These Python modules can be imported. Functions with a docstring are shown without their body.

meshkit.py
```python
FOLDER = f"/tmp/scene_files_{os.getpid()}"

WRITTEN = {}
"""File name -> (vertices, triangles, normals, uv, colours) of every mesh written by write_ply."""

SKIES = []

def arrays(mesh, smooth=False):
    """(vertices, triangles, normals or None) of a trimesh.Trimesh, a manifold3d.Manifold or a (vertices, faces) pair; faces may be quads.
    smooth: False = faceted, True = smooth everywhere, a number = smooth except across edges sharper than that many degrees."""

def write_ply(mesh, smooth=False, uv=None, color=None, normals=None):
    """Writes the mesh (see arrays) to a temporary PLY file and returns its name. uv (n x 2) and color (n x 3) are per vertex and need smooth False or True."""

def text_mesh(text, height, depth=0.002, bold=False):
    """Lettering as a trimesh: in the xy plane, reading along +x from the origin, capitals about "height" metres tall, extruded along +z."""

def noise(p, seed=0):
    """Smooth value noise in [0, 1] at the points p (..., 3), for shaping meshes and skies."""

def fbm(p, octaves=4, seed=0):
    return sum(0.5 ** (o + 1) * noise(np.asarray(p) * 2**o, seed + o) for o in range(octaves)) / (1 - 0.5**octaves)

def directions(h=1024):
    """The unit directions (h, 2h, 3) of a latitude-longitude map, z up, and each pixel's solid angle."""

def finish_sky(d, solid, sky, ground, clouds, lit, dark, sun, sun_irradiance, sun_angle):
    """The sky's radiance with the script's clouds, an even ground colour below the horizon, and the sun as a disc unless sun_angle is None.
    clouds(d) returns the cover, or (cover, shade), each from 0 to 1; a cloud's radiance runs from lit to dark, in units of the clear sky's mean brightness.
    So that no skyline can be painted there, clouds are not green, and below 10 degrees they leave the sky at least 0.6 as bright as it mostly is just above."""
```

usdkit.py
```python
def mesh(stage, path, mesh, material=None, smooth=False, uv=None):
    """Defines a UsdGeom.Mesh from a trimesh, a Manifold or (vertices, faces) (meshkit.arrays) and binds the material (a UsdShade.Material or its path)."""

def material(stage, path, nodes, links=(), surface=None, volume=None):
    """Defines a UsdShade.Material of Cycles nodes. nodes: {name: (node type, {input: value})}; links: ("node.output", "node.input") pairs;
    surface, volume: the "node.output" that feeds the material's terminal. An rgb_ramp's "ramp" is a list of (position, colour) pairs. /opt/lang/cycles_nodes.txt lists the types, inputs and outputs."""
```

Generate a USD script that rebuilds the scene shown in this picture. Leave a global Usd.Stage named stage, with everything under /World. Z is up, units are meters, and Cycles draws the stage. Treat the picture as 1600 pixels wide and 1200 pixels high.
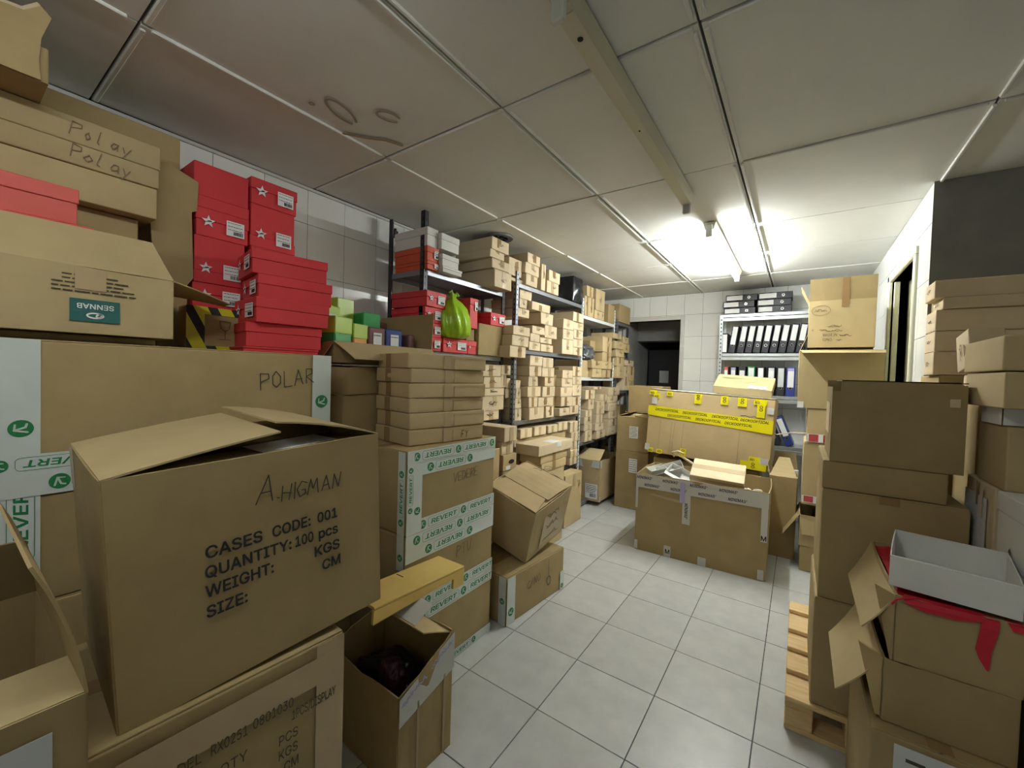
import math, random, numpy as np, trimesh, usdkit, meshkit
from pxr import Usd, UsdGeom, Gf, Sdf, UsdLux
from shapely.geometry import Polygon, LineString, box as sbox
from shapely.ops import unary_union

random.seed(11)
rng = np.random.default_rng(11)
stage = Usd.Stage.CreateInMemory()
UsdGeom.SetStageUpAxis(stage, UsdGeom.Tokens.z)
UsdGeom.SetStageMetersPerUnit(stage, 1.0)
UsdGeom.Xform.Define(stage, '/World')
UsdGeom.Scope.Define(stage, '/World/Looks')

# ------------------------------------------------------------------ camera, light, exposure
CAM_H = 1.5
cam = UsdGeom.Camera.Define(stage, '/World/camera')
cam.CreateFocalLengthAttr(641.7 / 1600 * 36.0)
cam.CreateHorizontalApertureAttr(36.0)
cam.CreateVerticalApertureAttr(27.0)
cam.CreateClippingRangeAttr(Gf.Vec2f(0.02, 100))
def cam_axes(y, p, r):
    cy, sy = math.cos(y), math.sin(y)
    f = np.array([-sy * math.cos(p), cy * math.cos(p), -math.sin(p)]); ri = np.array([cy, sy, 0]); d = np.cross(f, ri)
    c, s = math.cos(r), math.sin(r)
    return c * ri + s * d, -s * ri + c * d, f
_r, _d, _f = cam_axes(.6109, .0248, -.0305)
cam.AddTransformOp().Set(Gf.Matrix4d(*_r, 0, *(-_d), 0, *(-_f), 0, 0, 0, CAM_H, 1))
cam.CreateExposureAttr(2.7)
TUBE_STRENGTH = 39.0       # the lit fluorescent tube over the aisle
TUBE2_STRENGTH = 9.5      # the weaker tube of the same row, above and behind the viewer
CE = 2.6                    # ceiling height

# ------------------------------------------------------------------ materials
LK = '/World/Looks/'
M = {}
def plain(name, col, rough=.6, metal=0., spec=.5, **kw):
    M[name] = usdkit.material(stage, LK + name, {'p': ('principled_bsdf', dict(base_color=col, roughness=rough, metallic=metal, specular_ior_level=spec, **kw))}, surface='p.BSDF')
def mottled(name, a, b, rough=.8, scale=6., vary=.12, bump=.15, bscale=60., spec=.3, metal=0., stretch=(1, 1, 1)):
    """Two tones mixed by noise, a little different from one object to the next."""
    lo, hi = 1 - vary, 1 + vary
    M[name] = usdkit.material(stage, LK + name, {
        'tc': ('texture_coordinate', {}), 'mp': ('mapping', {'scale': stretch}),
        'n': ('noise_texture', {'scale': scale, 'detail': 4., 'roughness': .6}),
        'r': ('rgb_ramp', {'ramp': [(.3, a), (.7, b)]}),
        'oi': ('object_info', {}), 'mr': ('map_range', {'from_min': 0., 'from_max': 1., 'to_min': lo, 'to_max': hi}),
        'vm': ('vector_math', {'math_type': 'scale'}),
        'n2': ('noise_texture', {'scale': bscale, 'detail': 3.}), 'b': ('bump', {'strength': bump, 'distance': .002}),
        'p': ('principled_bsdf', {'roughness': rough, 'specular_ior_level': spec, 'metallic': metal})},
        [('tc.object', 'mp.vector'), ('mp.vector', 'n.vector'), ('n.fac', 'r.fac'), ('oi.random', 'mr.value'), ('r.color', 'vm.vector1'), ('mr.result', 'vm.scale'),
         ('vm.vector', 'p.base_color'), ('tc.object', 'n2.vector'), ('n2.fac', 'b.height'), ('b.normal', 'p.normal')], surface='p.BSDF')
KR = 1.0
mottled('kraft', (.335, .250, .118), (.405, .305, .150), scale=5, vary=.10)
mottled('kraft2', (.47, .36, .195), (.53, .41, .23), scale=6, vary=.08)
mottled('buff', (.60, .485, .32), (.67, .55, .38), scale=7, vary=.07)
mottled('tan', (.43, .335, .175), (.49, .385, .21), scale=5, vary=.08)
mottled('red_card', (.62, .04, .05), (.67, .05, .06), rough=.55, vary=.08, spec=.4)
mottled('orange_card', (.60, .085, .03), (.64, .10, .04), rough=.55, vary=.06, spec=.4)
mottled('salmon_card', (.62, .09, .075), (.66, .11, .09), rough=.5, vary=.05, spec=.4)
mottled('white_card', (.66, .67, .64), (.72, .72, .69), rough=.6, vary=.05, spec=.4)
mottled('white_tile', (.70, .71, .69), (.76, .77, .74), rough=.22, scale=3, vary=.035, bump=.03, bscale=12, spec=.5)
mottled('floor_tile', (.44, .45, .45), (.52, .53, .52), rough=.34, scale=9, vary=.04, bump=.05, bscale=180, spec=.5)
mottled('ceiling_paint', (.70, .705, .675), (.76, .765, .735), rough=.9, scale=2.2, vary=.035, bump=.25, bscale=30)
mottled('wall_paint', (.52, .52, .49), (.58, .57, .54), rough=.85, scale=2, vary=.03)
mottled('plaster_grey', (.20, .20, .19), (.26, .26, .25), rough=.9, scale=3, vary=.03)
mottled('cream_paint', (.66, .66, .50), (.72, .72, .56), rough=.4, scale=3, vary=.03, spec=.5)
mottled('wood', (.62, .43, .20), (.80, .60, .32), rough=.7, scale=7, vary=.10, stretch=(1, 9, 9))
mottled('yellow_board', (.68, .47, .14), (.74, .53, .17), rough=.6, scale=8, vary=.03)
plain('grout', (.10, .105, .10), .9)
plain('floor_grout', (.09, .09, .09), .9)
plain('black_metal', (.035, .036, .042), .42, .4)
plain('grey_metal', (.25, .26, .29), .4, .6)
plain('galv', (.56, .60, .62), .36, .75)
plain('white_metal', (.72, .76, .77), .4, .1)
plain('dark_hole', (.012, .012, .012), .8)
plain('tape_clear', (.30, .19, .085), .22)
plain('tape_pale', (.47, .36, .21), .25)
plain('tape_white', (.62, .68, .66), .25)
plain('tape_grey', (.56, .56, .53), .3)
plain('tape_yellow', (.80, .72, .01), .3)
plain('tape_red', (.50, .06, .07), .4)
plain('print_green', (.02, .22, .075), .5)
plain('print_black', (.02, .02, .022), .6)
plain('print_brown', (.075, .062, .032), .7)
plain('marker', (.05, .042, .03), .7)
plain('marker_faint', (.19, .135, .075), .7)
plain('pencil_pale', (.40, .30, .18), .7)
plain('paper', (.78, .79, .80), .7)
plain('paper_grey', (.60, .62, .63), .7)
plain('teal', (.025, .13, .125), .45)
plain('black_plastic', (.012, .012, .014), .22)
plain('plum_plastic', (.05, .016, .028), .25)
plain('grey_film', (.10, .105, .11), .18)
plain('binder_black', (.022, .023, .03), .45)
plain('binder_blue', (.035, .055, .26), .4)
plain('binder_green', (.03, .27, .10), .45)
plain('lilac', (.40, .37, .62), .5)
plain('green_bag', (.36, .62, .02), .28, transmission_weight=.0)
plain('lime', (.42, .62, .06), .35)
plain('leaf_green', (.04, .38, .10), .4)
plain('pack_orange', (.75, .30, .04), .4)
plain('pack_blue', (.03, .06, .28), .35)
plain('pack_pink', (.80, .06, .28), .4)
plain('pack_maroon', (.17, .07, .06), .5)
plain('hazard_yellow', (.72, .66, .03), .35)
plain('red_tissue', (.55, .012, .03), .6)
plain('stain', (.37, .29, .20), .9)
plain('lamp_body', (.58, .56, .44), .45)
plain('lamp_cap', (.62, .64, .60), .4)
plain('tube_glass', (.75, .75, .73), .3)
plain('chrome', (.8, .8, .8), .15, 1.0)
M['tube_light'] = usdkit.material(stage, LK + 'tube_light', {'e': ('emission', {'color': (.965, 1.0, .965), 'strength': TUBE_STRENGTH})}, surface='e.emission')
M['tube_light_weak'] = usdkit.material(stage, LK + 'tube_light_weak', {'e': ('emission', {'color': (.965, 1.0, .965), 'strength': TUBE2_STRENGTH})}, surface='e.emission')

# ------------------------------------------------------------------ scene helpers
used = {}
def numbered(parent, name):
    k = (parent, name); n = used.get(k, 0); used[k] = n + 1
    return name if n == 0 else f'{name}_{n:03d}'
def pathof(p): return '/World' if p is None else str(p.GetPath())
def obj(name, mesh, mat, parent=None, smooth=False):
    pp = pathof(parent)
    return usdkit.mesh(stage, pp + '/' + numbered(pp, name), mesh, M[mat], smooth=smooth).GetPrim()
def tag(p, label=None, cat=None, group=None, kind=None):
    for k, v in (('label', label), ('category', cat), ('group', group), ('kind', kind)):
        if v: p.SetCustomDataByKey(k, v)
    return p
def thing(name, label, cat, loc=(0, 0, 0), yaw=0, pitch=0, roll=0, group=None, kind=None):
    x = UsdGeom.Xform.Define(stage, '/World/' + numbered('/World', name))
    x.AddTranslateOp().Set(Gf.Vec3d(*map(float, loc)))
    if yaw or pitch or roll:
        x.AddRotateZOp().Set(float(yaw)); x.AddRotateXOp().Set(float(pitch)); x.AddRotateYOp().Set(float(roll))
    return tag(x.GetPrim(), label, cat, group, kind)
def struct(name, mesh, mat, label, cat='room', smooth=False):
    return tag(obj(name, mesh, mat, None, smooth), label, cat, kind='structure')

# ------------------------------------------------------------------ mesh helpers
BOXF = np.array([[0, 3, 2, 1], [4, 5, 6, 7], [0, 1, 5, 4], [1, 2, 6, 5], [2, 3, 7, 6], [3, 0, 4, 7]])
def bx(x0, x1, y0, y1, z0, z1):
    v = np.array([[x0, y0, z0], [x1, y0, z0], [x1, y1, z0], [x0, y1, z0], [x0, y0, z1], [x1, y0, z1], [x1, y1, z1], [x0, y1, z1]], float)
    return v, np.vstack([BOXF[:, [0, 1, 2]], BOXF[:, [0, 2, 3]]])
def hexa(b, t):
    """Eight corners: four below, four above, both anticlockwise seen from above."""
    v = np.vstack([b, t]).astype(float)
    return v, np.vstack([BOXF[:, [0, 1, 2]], BOXF[:, [0, 2, 3]]])
def tr(mesh): return (np.array(mesh.vertices), np.array(mesh.faces)) if hasattr(mesh, 'faces') else mesh
def cat(*ms):
    vs, fs, n = [], [], 0
    for m in ms:
        v, f = tr(m); vs.append(v); fs.append(f + n); n += len(v)
    return np.vstack(vs), np.vstack(fs)
def move(m, t=(0, 0, 0), R=None):
    v, f = tr(m)
    return (v @ np.asarray(R).T if R is not None else v) + np.asarray(t, float), f
def rot(axis, deg):
    a = math.radians(deg); c, s = math.cos(a), math.sin(a)
    return {'x': np.array([[1, 0, 0], [0, c, -s], [0, s, c]]), 'y': np.array([[c, 0, s], [0, 1, 0], [-s, 0, c]]), 'z': np.array([[c, -s, 0], [s, c, 0], [0, 0, 1]])}[axis]
def chbox(x0, x1, y0, y1, z0, z1, c=.004, skew=0., rs=None):
    """Box with every edge chamfered; skew nudges the corners so that no two boxes are quite alike."""
    c = min(c, (x1 - x0) * .3, (y1 - y0) * .3, (z1 - z0) * .3)
    lo, hi = np.array([x0, y0, z0]), np.array([x1, y1, z1])
    pts = []
    for sx in (0, 1):
        for sy in (0, 1):
            for sz in (0, 1):
                p = np.where([sx, sy, sz], hi, lo); d = np.where([sx, sy, sz], -c, c)
                j = (rs.uniform(-skew, skew, 3) if skew and rs is not None else np.zeros(3)); j[2] = 0 if sz == 0 else -abs(j[2])
                for k in range(3):
                    q = p + d; q[k] = p[k]
                    pts.append(q + j)
    return tr(trimesh.convex.convex_hull(np.array(pts)))
def rbox(w, d, h, r=.006, n=7, bulge=.004, noise=.0015, seed=0):
    """Carton body on the xy plane: rounded edges, faces that bulge and ripple a little."""
    def line(L):
        e = r / L
        return np.r_[-.5, -.5 + e * .4, np.linspace(-.5 + e, .5 - e, n), .5 - e * .4, .5]
    xs, ys, zs = line(w), line(d), line(h)
    V, F, k0 = [], [], 0
    for ax in range(3):
        a, b = [(1, 2), (2, 0), (0, 1)][ax]
        L = (xs, ys, zs)
        A, B = np.meshgrid(L[a], L[b], indexing='ij')
        for s in (-.5, .5):
            P = np.zeros(A.shape + (3,)); P[..., ax] = s; P[..., a] = A; P[..., b] = B
            na, nb = A.shape
            idx = np.arange(na * nb).reshape(na, nb) + k0
            q = np.stack([idx[:-1, :-1], idx[1:, :-1], idx[1:, 1:], idx[:-1, 1:]], -1).reshape(-1, 4)
            if s < 0: q = q[:, ::-1]
            V.append(P.reshape(-1, 3)); F.append(q); k0 += na * nb
    U = np.vstack(V); F = np.vstack(F)
    dim = np.array([w, d, h]); P = U * dim
    inner = np.clip(P, -dim / 2 + r, dim / 2 - r); o = P - inner
    ln = np.linalg.norm(o, axis=1, keepdims=True); o = o / np.maximum(ln, 1e-9)
    P = inner + o * r
    for ax in range(3):
        a, b = [(1, 2), (2, 0), (0, 1)][ax]
        m = np.abs(U[:, ax]) > .499
        f = np.cos(np.pi * U[:, a]) * np.cos(np.pi * U[:, b])
        nz = (meshkit.fbm(P * 7 + seed * 13.7 + ax * 5, 3, seed) - .5) * 2
        amt = np.maximum(f, 0) * (bulge + noise * nz * 2)
        if ax == 2: amt = np.where(U[:, 2] < 0, 0, amt * .5)
        P[:, ax] += np.where(m, np.sign(U[:, ax]) * amt, 0)
    P[:, 2] += h / 2
    m = trimesh.Trimesh(P, np.vstack([F[:, [0, 1, 2]], F[:, [0, 2, 3]]]), process=False)
    m.merge_vertices(digits_vertex=6)
    return np.array(m.vertices), np.array(m.faces)
def extr(shape, depth=.0006):
    gs = [g for g in getattr(shape, 'geoms', [shape]) if isinstance(g, Polygon) and g.area > 1e-9]
    return cat(*[tr(trimesh.creation.extrude_polygon(g, depth, engine='earcut')) for g in gs])
_tc = {}
def text(s, height, width=None, bold=False):
    """Flat lettering with its lower left at the origin; width squeezes it to that length."""
    if (s, bold) not in _tc: _tc[(s, bold)] = tr(meshkit.text_mesh(s, 1.0, depth=.0005, bold=bold))
    v, f = _tc[(s, bold)]; v = v.copy(); v[:, :2] *= height; v[:, 0] -= v[:, 0].min()
    if width: v[:, 0] *= width / max(v[:, 0].max(), 1e-6)
    return v, f
SF = {'A': [[(0, 0), (.3, 1), (.6, 0)], [(.12, .38), (.5, .38)]], 'C': [[(.6, .85), (.3, 1), (.05, .6), (.1, .15), (.35, 0), (.6, .15)]], 'D': [[(.05, 0), (.05, 1), (.4, .9), (.55, .5), (.4, .1), (.05, 0)]],
      'E': [[(.55, 1), (.05, 1), (.05, 0), (.55, 0)], [(.05, .5), (.45, .5)]], 'G': [[(.6, .85), (.25, 1), (.0, .5), (.2, .02), (.55, .1), (.55, .42), (.3, .42)]], 'H': [[(.05, 1), (.05, 0)], [(.55, 1), (.5, 0)], [(0, .5), (.6, .45)]],
      'I': [[(.1, 1), (.1, 0)]], 'K': [[(.05, 1), (.05, 0)], [(.55, 1), (.08, .45), (.55, 0)]], 'L': [[(.05, 1), (.05, .0), (.55, .02)]], 'M': [[(0, 0), (.1, 1), (.33, .35), (.55, 1), (.68, 0)]], 'N': [[(.05, 0), (.08, 1), (.5, .05), (.55, 1)]],
      'O': [[(.3, 1), (.05, .7), (.05, .25), (.3, 0), (.55, .25), (.55, .7), (.3, 1)]], 'P': [[(.08, 0), (.08, 1), (.5, .95), (.55, .65), (.1, .5)]], 'R': [[(.08, 0), (.08, 1), (.5, .95), (.5, .6), (.1, .5), (.6, 0)]],
      'S': [[(.55, .85), (.3, 1), (.08, .75), (.5, .4), (.4, .05), (.05, .12)]], 'T': [[(.3, 1), (.3, 0)], [(0, 1), (.6, 1)]], 'U': [[(.05, 1), (.08, .2), (.3, 0), (.5, .2), (.55, 1)]], 'V': [[(0, 1), (.3, 0), (.6, 1)]],
      'Y': [[(0, 1), (.3, .5), (.6, 1)], [(.3, .5), (.28, 0)]], 'a': [[(.45, .5), (.2, .55), (.05, .25), (.2, .02), (.42, .2), (.45, .5), (.5, .0)]], 'o': [[(.25, .55), (.05, .3), (.2, .02), (.42, .25), (.25, .55)]], 'l': [[(.1, 1), (.05, .1), (.2, 0)]],
      'y': [[(0, .5), (.2, .05)], [(.45, .5), (.1, -.4)]], 'r': [[(.05, .5), (.08, 0)], [(.07, .3), (.35, .5)]], '/': [[(.0, -.1), (.5, 1.05)]], '.': [[(.0, .02), (.08, .02)]], ' ': [], '+': [[(.05, .5), (.5, .5)], [(.28, .2), (.27, .8)]],
      'F': [[(.05, 0), (.05, 1), (.5, 1)], [(.05, .5), (.4, .5)]], '1': [[(.2, 0), (.2, 1)]], '2': [[(0, .8), (.3, 1), (.5, .7), (.0, 0), (.55, 0)]]}
def hand(s, height, stroke=.004, slant=.12, seed=1, jit=.05):
    """Handwriting: thin ribbons along hand-drawn letters."""
    rs = np.random.default_rng(seed); x = 0; ls = []
    for c in s:
        for pl in SF.get(c, []):
            p = np.array(pl, float) + rs.normal(0, jit * .5, (len(pl), 2))
            ls.append(LineString([((x + a + slant * b) * height, b * height) for a, b in p]).buffer(stroke / 2, quad_segs=1))
        x += .45 if c in ' .' else (.9 if c == 'M' else .25 if c in 'I1' else .72)
    return extr(unary_union(ls), .0005)
def scribble(w, h, stroke=.004, seed=0, n=9):
    rs = np.random.default_rng(seed)
    xs = np.linspace(0, w, n) + rs.normal(0, w / n * .5, n); ys = rs.uniform(0, h, n)
    a = LineString(np.c_[xs, ys]).buffer(stroke / 2, quad_segs=1)
    xs = np.linspace(w * .1, w * .8, 5); ys = rs.uniform(-.1 * h, h * .9, 5)
    return extr(unary_union([a, LineString(np.c_[xs, ys]).buffer(stroke / 2, quad_segs=1)]), .0005)
def frame(face, w, d, h):
    """Lower-left corner, right, up and outward directions of a face of a w x d x h box standing on the origin, seen from outside."""
    return {'+x': ((w / 2, -d / 2, 0), (0, 1, 0), (0, 0, 1), (1, 0, 0)), '-x': ((-w / 2, d / 2, 0), (0, -1, 0), (0, 0, 1), (-1, 0, 0)),
            '-y': ((-w / 2, -d / 2, 0), (1, 0, 0), (0, 0, 1), (0, -1, 0)), '+y': ((w / 2, d / 2, 0), (-1, 0, 0), (0, 0, 1), (0, 1, 0)),
            'top': ((-w / 2, -d / 2, h), (1, 0, 0), (0, 1, 0), (0, 0, 1))}[face]
def onface(m, fr, u=0, v=0, lift=.001, ang=0):
    o, r, up, n = (np.array(a, float) for a in fr)
    P, f = tr(m)
    if ang: P = P @ rot('z', ang).T
    return o + (P[:, :1] + u) * r + (P[:, 1:2] + v) * up + (P[:, 2:3] + lift) * n, f
def strip(u0, u1, v0, v1, t=.0006): return bx(u0, u1, v0, v1, 0, t)
def star_shape(r, x=0, y=0):
    return Polygon([(x + (r if i % 2 == 0 else r * .42) * math.sin(i * math.pi / 5), y + (r if i % 2 == 0 else r * .42) * math.cos(i * math.pi / 5)) for i in range(10)])
def tube(pts, r, n=8):
    pts = np.array(pts, float); V, F = [], []
    for i, p in enumerate(pts):
        t = pts[min(i + 1, len(pts) - 1)] - pts[max(i - 1, 0)]; t /= np.linalg.norm(t)
        a = np.cross(t, [0, 0, 1] if abs(t[2]) < .9 else [1, 0, 0]); a /= np.linalg.norm(a); b = np.cross(t, a)
        for k in range(n):
            q = 2 * math.pi * k / n; V.append(p + r * (math.cos(q) * a + math.sin(q) * b))
    for i in range(len(pts) - 1):
        for k in range(n):
            F += [[i * n + k, i * n + (k + 1) % n, (i + 1) * n + (k + 1) % n], [i * n + k, (i + 1) * n + (k + 1) % n, (i + 1) * n + k]]
    F += [[0, k + 1, k] for k in range(1, n - 1)] + [[(len(pts) - 1) * n, (len(pts) - 1) * n + k, (len(pts) - 1) * n + k + 1] for k in range(1, n - 1)]
    return np.array(V), np.array(F)

# ------------------------------------------------------------------ carton builders
def tape_print(u0, u1, v0, hgt, flip=False, phase=0., vertical=False):
    """Green REVERT lettering, rounded frames and round badges along a packing tape of height hgt."""
    pitch = hgt * 4.6; ms = []; x = u0 + phase * pitch
    rad = hgt * .33
    while x < u1 - rad:
        c = x + rad
        if c - rad > u0 and c + rad < u1:
            ms.append(move(extr(Polygon([(rad * math.cos(a), rad * math.sin(a)) for a in np.linspace(0, 2 * math.pi, 22)[:-1]]).difference(
                unary_union([LineString([(-.45 * rad, -.5 * rad), (-.2 * rad, .5 * rad), (.12 * rad, -.35 * rad), (.5 * rad, -.45 * rad)]).buffer(rad * .11), LineString([(-.2 * rad, .5 * rad), (.45 * rad, .45 * rad)]).buffer(rad * .09)])), .0005), (c, v0 + hgt / 2, 0)))
        tx0, tx1 = x + rad * 2 + hgt * .55, x + pitch - hgt * .55
        if tx1 < u1 and tx0 > u0:
            t = text('REVERT', hgt * .36, tx1 - tx0, True)
            sk = t[0].copy(); sk[:, 0] += sk[:, 1] * .18
            t = (sk, t[1])
            if flip: t = move(t, (tx1, v0 + hgt * .68, 0), rot('z', 180))
            else: t = move(t, (tx0, v0 + hgt * .32, 0))
            ms.append(t)
            ring = sbox(tx0 - hgt * .12, v0 + hgt * .36, tx1 + hgt * .12, v0 + hgt * .64).buffer(hgt * .22)
            ms.append(extr(ring.difference(ring.buffer(-hgt * .02)), .0004))
        x += pitch
    return cat(*ms) if ms else None
def revert_tape(parent, fr, u0, u1, v0, v1, flip=False, phase=0., vertical=False, lift=.005):
    t = obj('tape', onface(strip(u0, u1, v0, v1), fr, lift=lift), 'tape_white', parent)
    if vertical:
        m = tape_print(0, v1 - v0, 0, u1 - u0, flip, phase)
        if m: obj('print', onface(move(m, (u1, v0, 0), rot('z', 90)), fr, lift=lift + .0008), 'print_green', t)
    else:
        m = tape_print(u0, u1, v0, v1 - v0, flip, phase)
        if m: obj('print', onface(m, fr, lift=lift + .0008), 'print_green', t)
    return t
def flap(parent, side, w, d, h, ang, length, mat='kraft', taper=.0, t=.004, span=None, name='flap', bend=0., off=0.):
    """A lid flap hinged on the top edge of one wall: 0 stands up, 90 lies outward, -90 lies inward, 180 hangs down."""
    L = {'+x': d, '-x': d, '+y': w, '-y': w}[side] if span is None else span
    n = 6; a0 = math.radians(ang); V = []
    ys = np.linspace(0, length, n); px, pz = 0., 0.; P = []
    for i, s in enumerate(ys):
        a = a0 + math.radians(bend) * (s / length)
        if i: px += math.sin(a) * (ys[i] - ys[i - 1]); pz += math.cos(a) * (ys[i] - ys[i - 1])
        P.append((px, pz, a, L / 2 - taper * (s / length)))
    for px, pz, a, hw in P:
        nx, nz = math.cos(a) * t / 2, -math.sin(a) * t / 2
        V += [(px - nx, -hw, pz - nz), (px - nx, hw, pz - nz), (px + nx, hw, pz + nz), (px + nx, -hw, pz + nz)]
    F = []
    for i in range(n - 1):
        for k in range(4):
            a, b = i * 4 + k, i * 4 + (k + 1) % 4; F += [[a, b, b + 4], [a, b + 4, a + 4]]
    F += [[0, 2, 1], [0, 3, 2]]; e = (n - 1) * 4; F += [[e, e + 1, e + 2], [e, e + 2, e + 3]]
    V = np.array(V); V[:, 1] += off
    R = {'+x': rot('z', 0), '-x': rot('z', 180), '+y': rot('z', 90), '-y': rot('z', -90)}[side]
    o = {'+x': (w / 2 - t / 2, 0, h), '-x': (-w / 2 + t / 2, 0, h), '+y': (0, d / 2 - t / 2, h), '-y': (0, -d / 2 + t / 2, h)}[side]
    return obj(name, move((V, np.array(F)), o, R), mat, parent)
def seg_wall(p0, p1, z1a, z1b, t, z0=0., n=6, amp=.0, seed=0):
    """A thin wall between two points of the floor plan, its top running from z1a to z1b."""
    p0, p1 = np.array(p0, float), np.array(p1, float); q = (p1 - p0) / np.linalg.norm(p1 - p0); nn = np.array([q[1], -q[0]]) * t / 2
    rs = np.random.default_rng(seed); V, F = [], []
    for i in range(n + 1):
        f = i / n; c = p0 + (p1 - p0) * f; zt = z1a + (z1b - z1a) * f + (rs.uniform(-amp, amp) if 0 < i < n else 0)
        b = math.sin(math.pi * f) * amp * 1.5
        for s, z in ((-1, z0), (1, z0), (1, zt), (-1, zt)):
            k = c + nn * s + (nn / (t / 2)) * b * (z > z0)
            V.append((k[0], k[1], z))
    for i in range(n):
        for k in range(4):
            a, b = i * 4 + k, i * 4 + (k + 1) % 4; F += [[a, b, b + 4], [a, b + 4, a + 4]]
    e = n * 4; F += [[0, 2, 1], [0, 3, 2], [e, e + 1, e + 2], [e, e + 2, e + 3]]
    return np.array(V), np.array(F)
def open_body(w, d, h, t=.005, amp=.003, seed=0, dz=(0, 0, 0, 0)):
    """Bottom and four walls; dz lowers the corners (-x-y, +x-y, +x+y, -x+y)."""
    x, y = w / 2 - t / 2, d / 2 - t / 2; c = [(-x, -y), (x, -y), (x, y), (-x, y)]
    ms = [bx(-w / 2 + t, w / 2 - t, -d / 2 + t, d / 2 - t, 0, t)]
    for i in range(4):
        ms.append(seg_wall(c[i], c[(i + 1) % 4], h + dz[i], h + dz[(i + 1) % 4], t, 0, 6, amp, seed + i))
    return cat(*ms)
def closed(name, label, x0, x1, y0, y1, z0, z1, mat='kraft', yaw=0, pitch=0, roll=0, cat_='box', group=None, n=6, bulge=.004, noise=.0015, lid=True, r=.006, seamax='y'):
    """A closed carton: body, two lid flaps meeting in a seam, a strip of packing tape over it."""
    w, d, h = x1 - x0, y1 - y0, z1 - z0
    t = thing(name, label, cat_, ((x0 + x1) / 2, (y0 + y1) / 2, z0), yaw, pitch, roll, group)
    sd = (hash_(label)) % 97
    hb = h - (.006 if lid else 0)
    obj('body', rbox(w, d, hb, r, n, min(bulge, .02 * min(w, d, h) + .001), noise, sd), mat, t, smooth=40)
    if lid:
        g = .002
        if seamax == 'y':
            obj('lid_flap', chbox(-w / 2 + .003, -g, -d / 2 + .003, d / 2 - .003, hb - .001, h - .001, .0015), mat, t); obj('lid_flap', chbox(g, w / 2 - .003, -d / 2 + .003, d / 2 - .003, hb - .001, h - .001, .0015), mat, t)
            obj('tape', bx(-.025, .025, -d / 2 + .002, d / 2 - .002, h - .001, h), 'tape_clear', t)
        else:
            obj('lid_flap', chbox(-w / 2 + .003, w / 2 - .003, -d / 2 + .003, -g, hb - .001, h - .001, .0015), mat, t); obj('lid_flap', chbox(-w / 2 + .003, w / 2 - .003, g, d / 2 - .003, hb - .001, h - .001, .0015), mat, t)
            obj('tape', bx(-w / 2 + .002, w / 2 - .002, -.025, .025, h - .001, h), 'tape_clear', t)
    return t, (w, d, h)
def hash_(s):
    k = 7
    for c in s: k = (k * 31 + ord(c)) & 0xFFFFFF
    return k
def ptext(parent, fr, s, u, v, hgt, mat='print_black', width=None, ang=0, lift=.005, bold=False, name='print'):
    return obj(name, onface(text(s, hgt, width, bold), fr, u, v, lift, ang), mat, parent)
def phand(parent, fr, s, u, v, hgt, mat='marker', stroke=.004, ang=0, lift=.005, seed=1):
    return obj('handwriting', onface(hand(s, hgt, stroke, seed=seed), fr, u, v, lift, ang), mat, parent)
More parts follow.
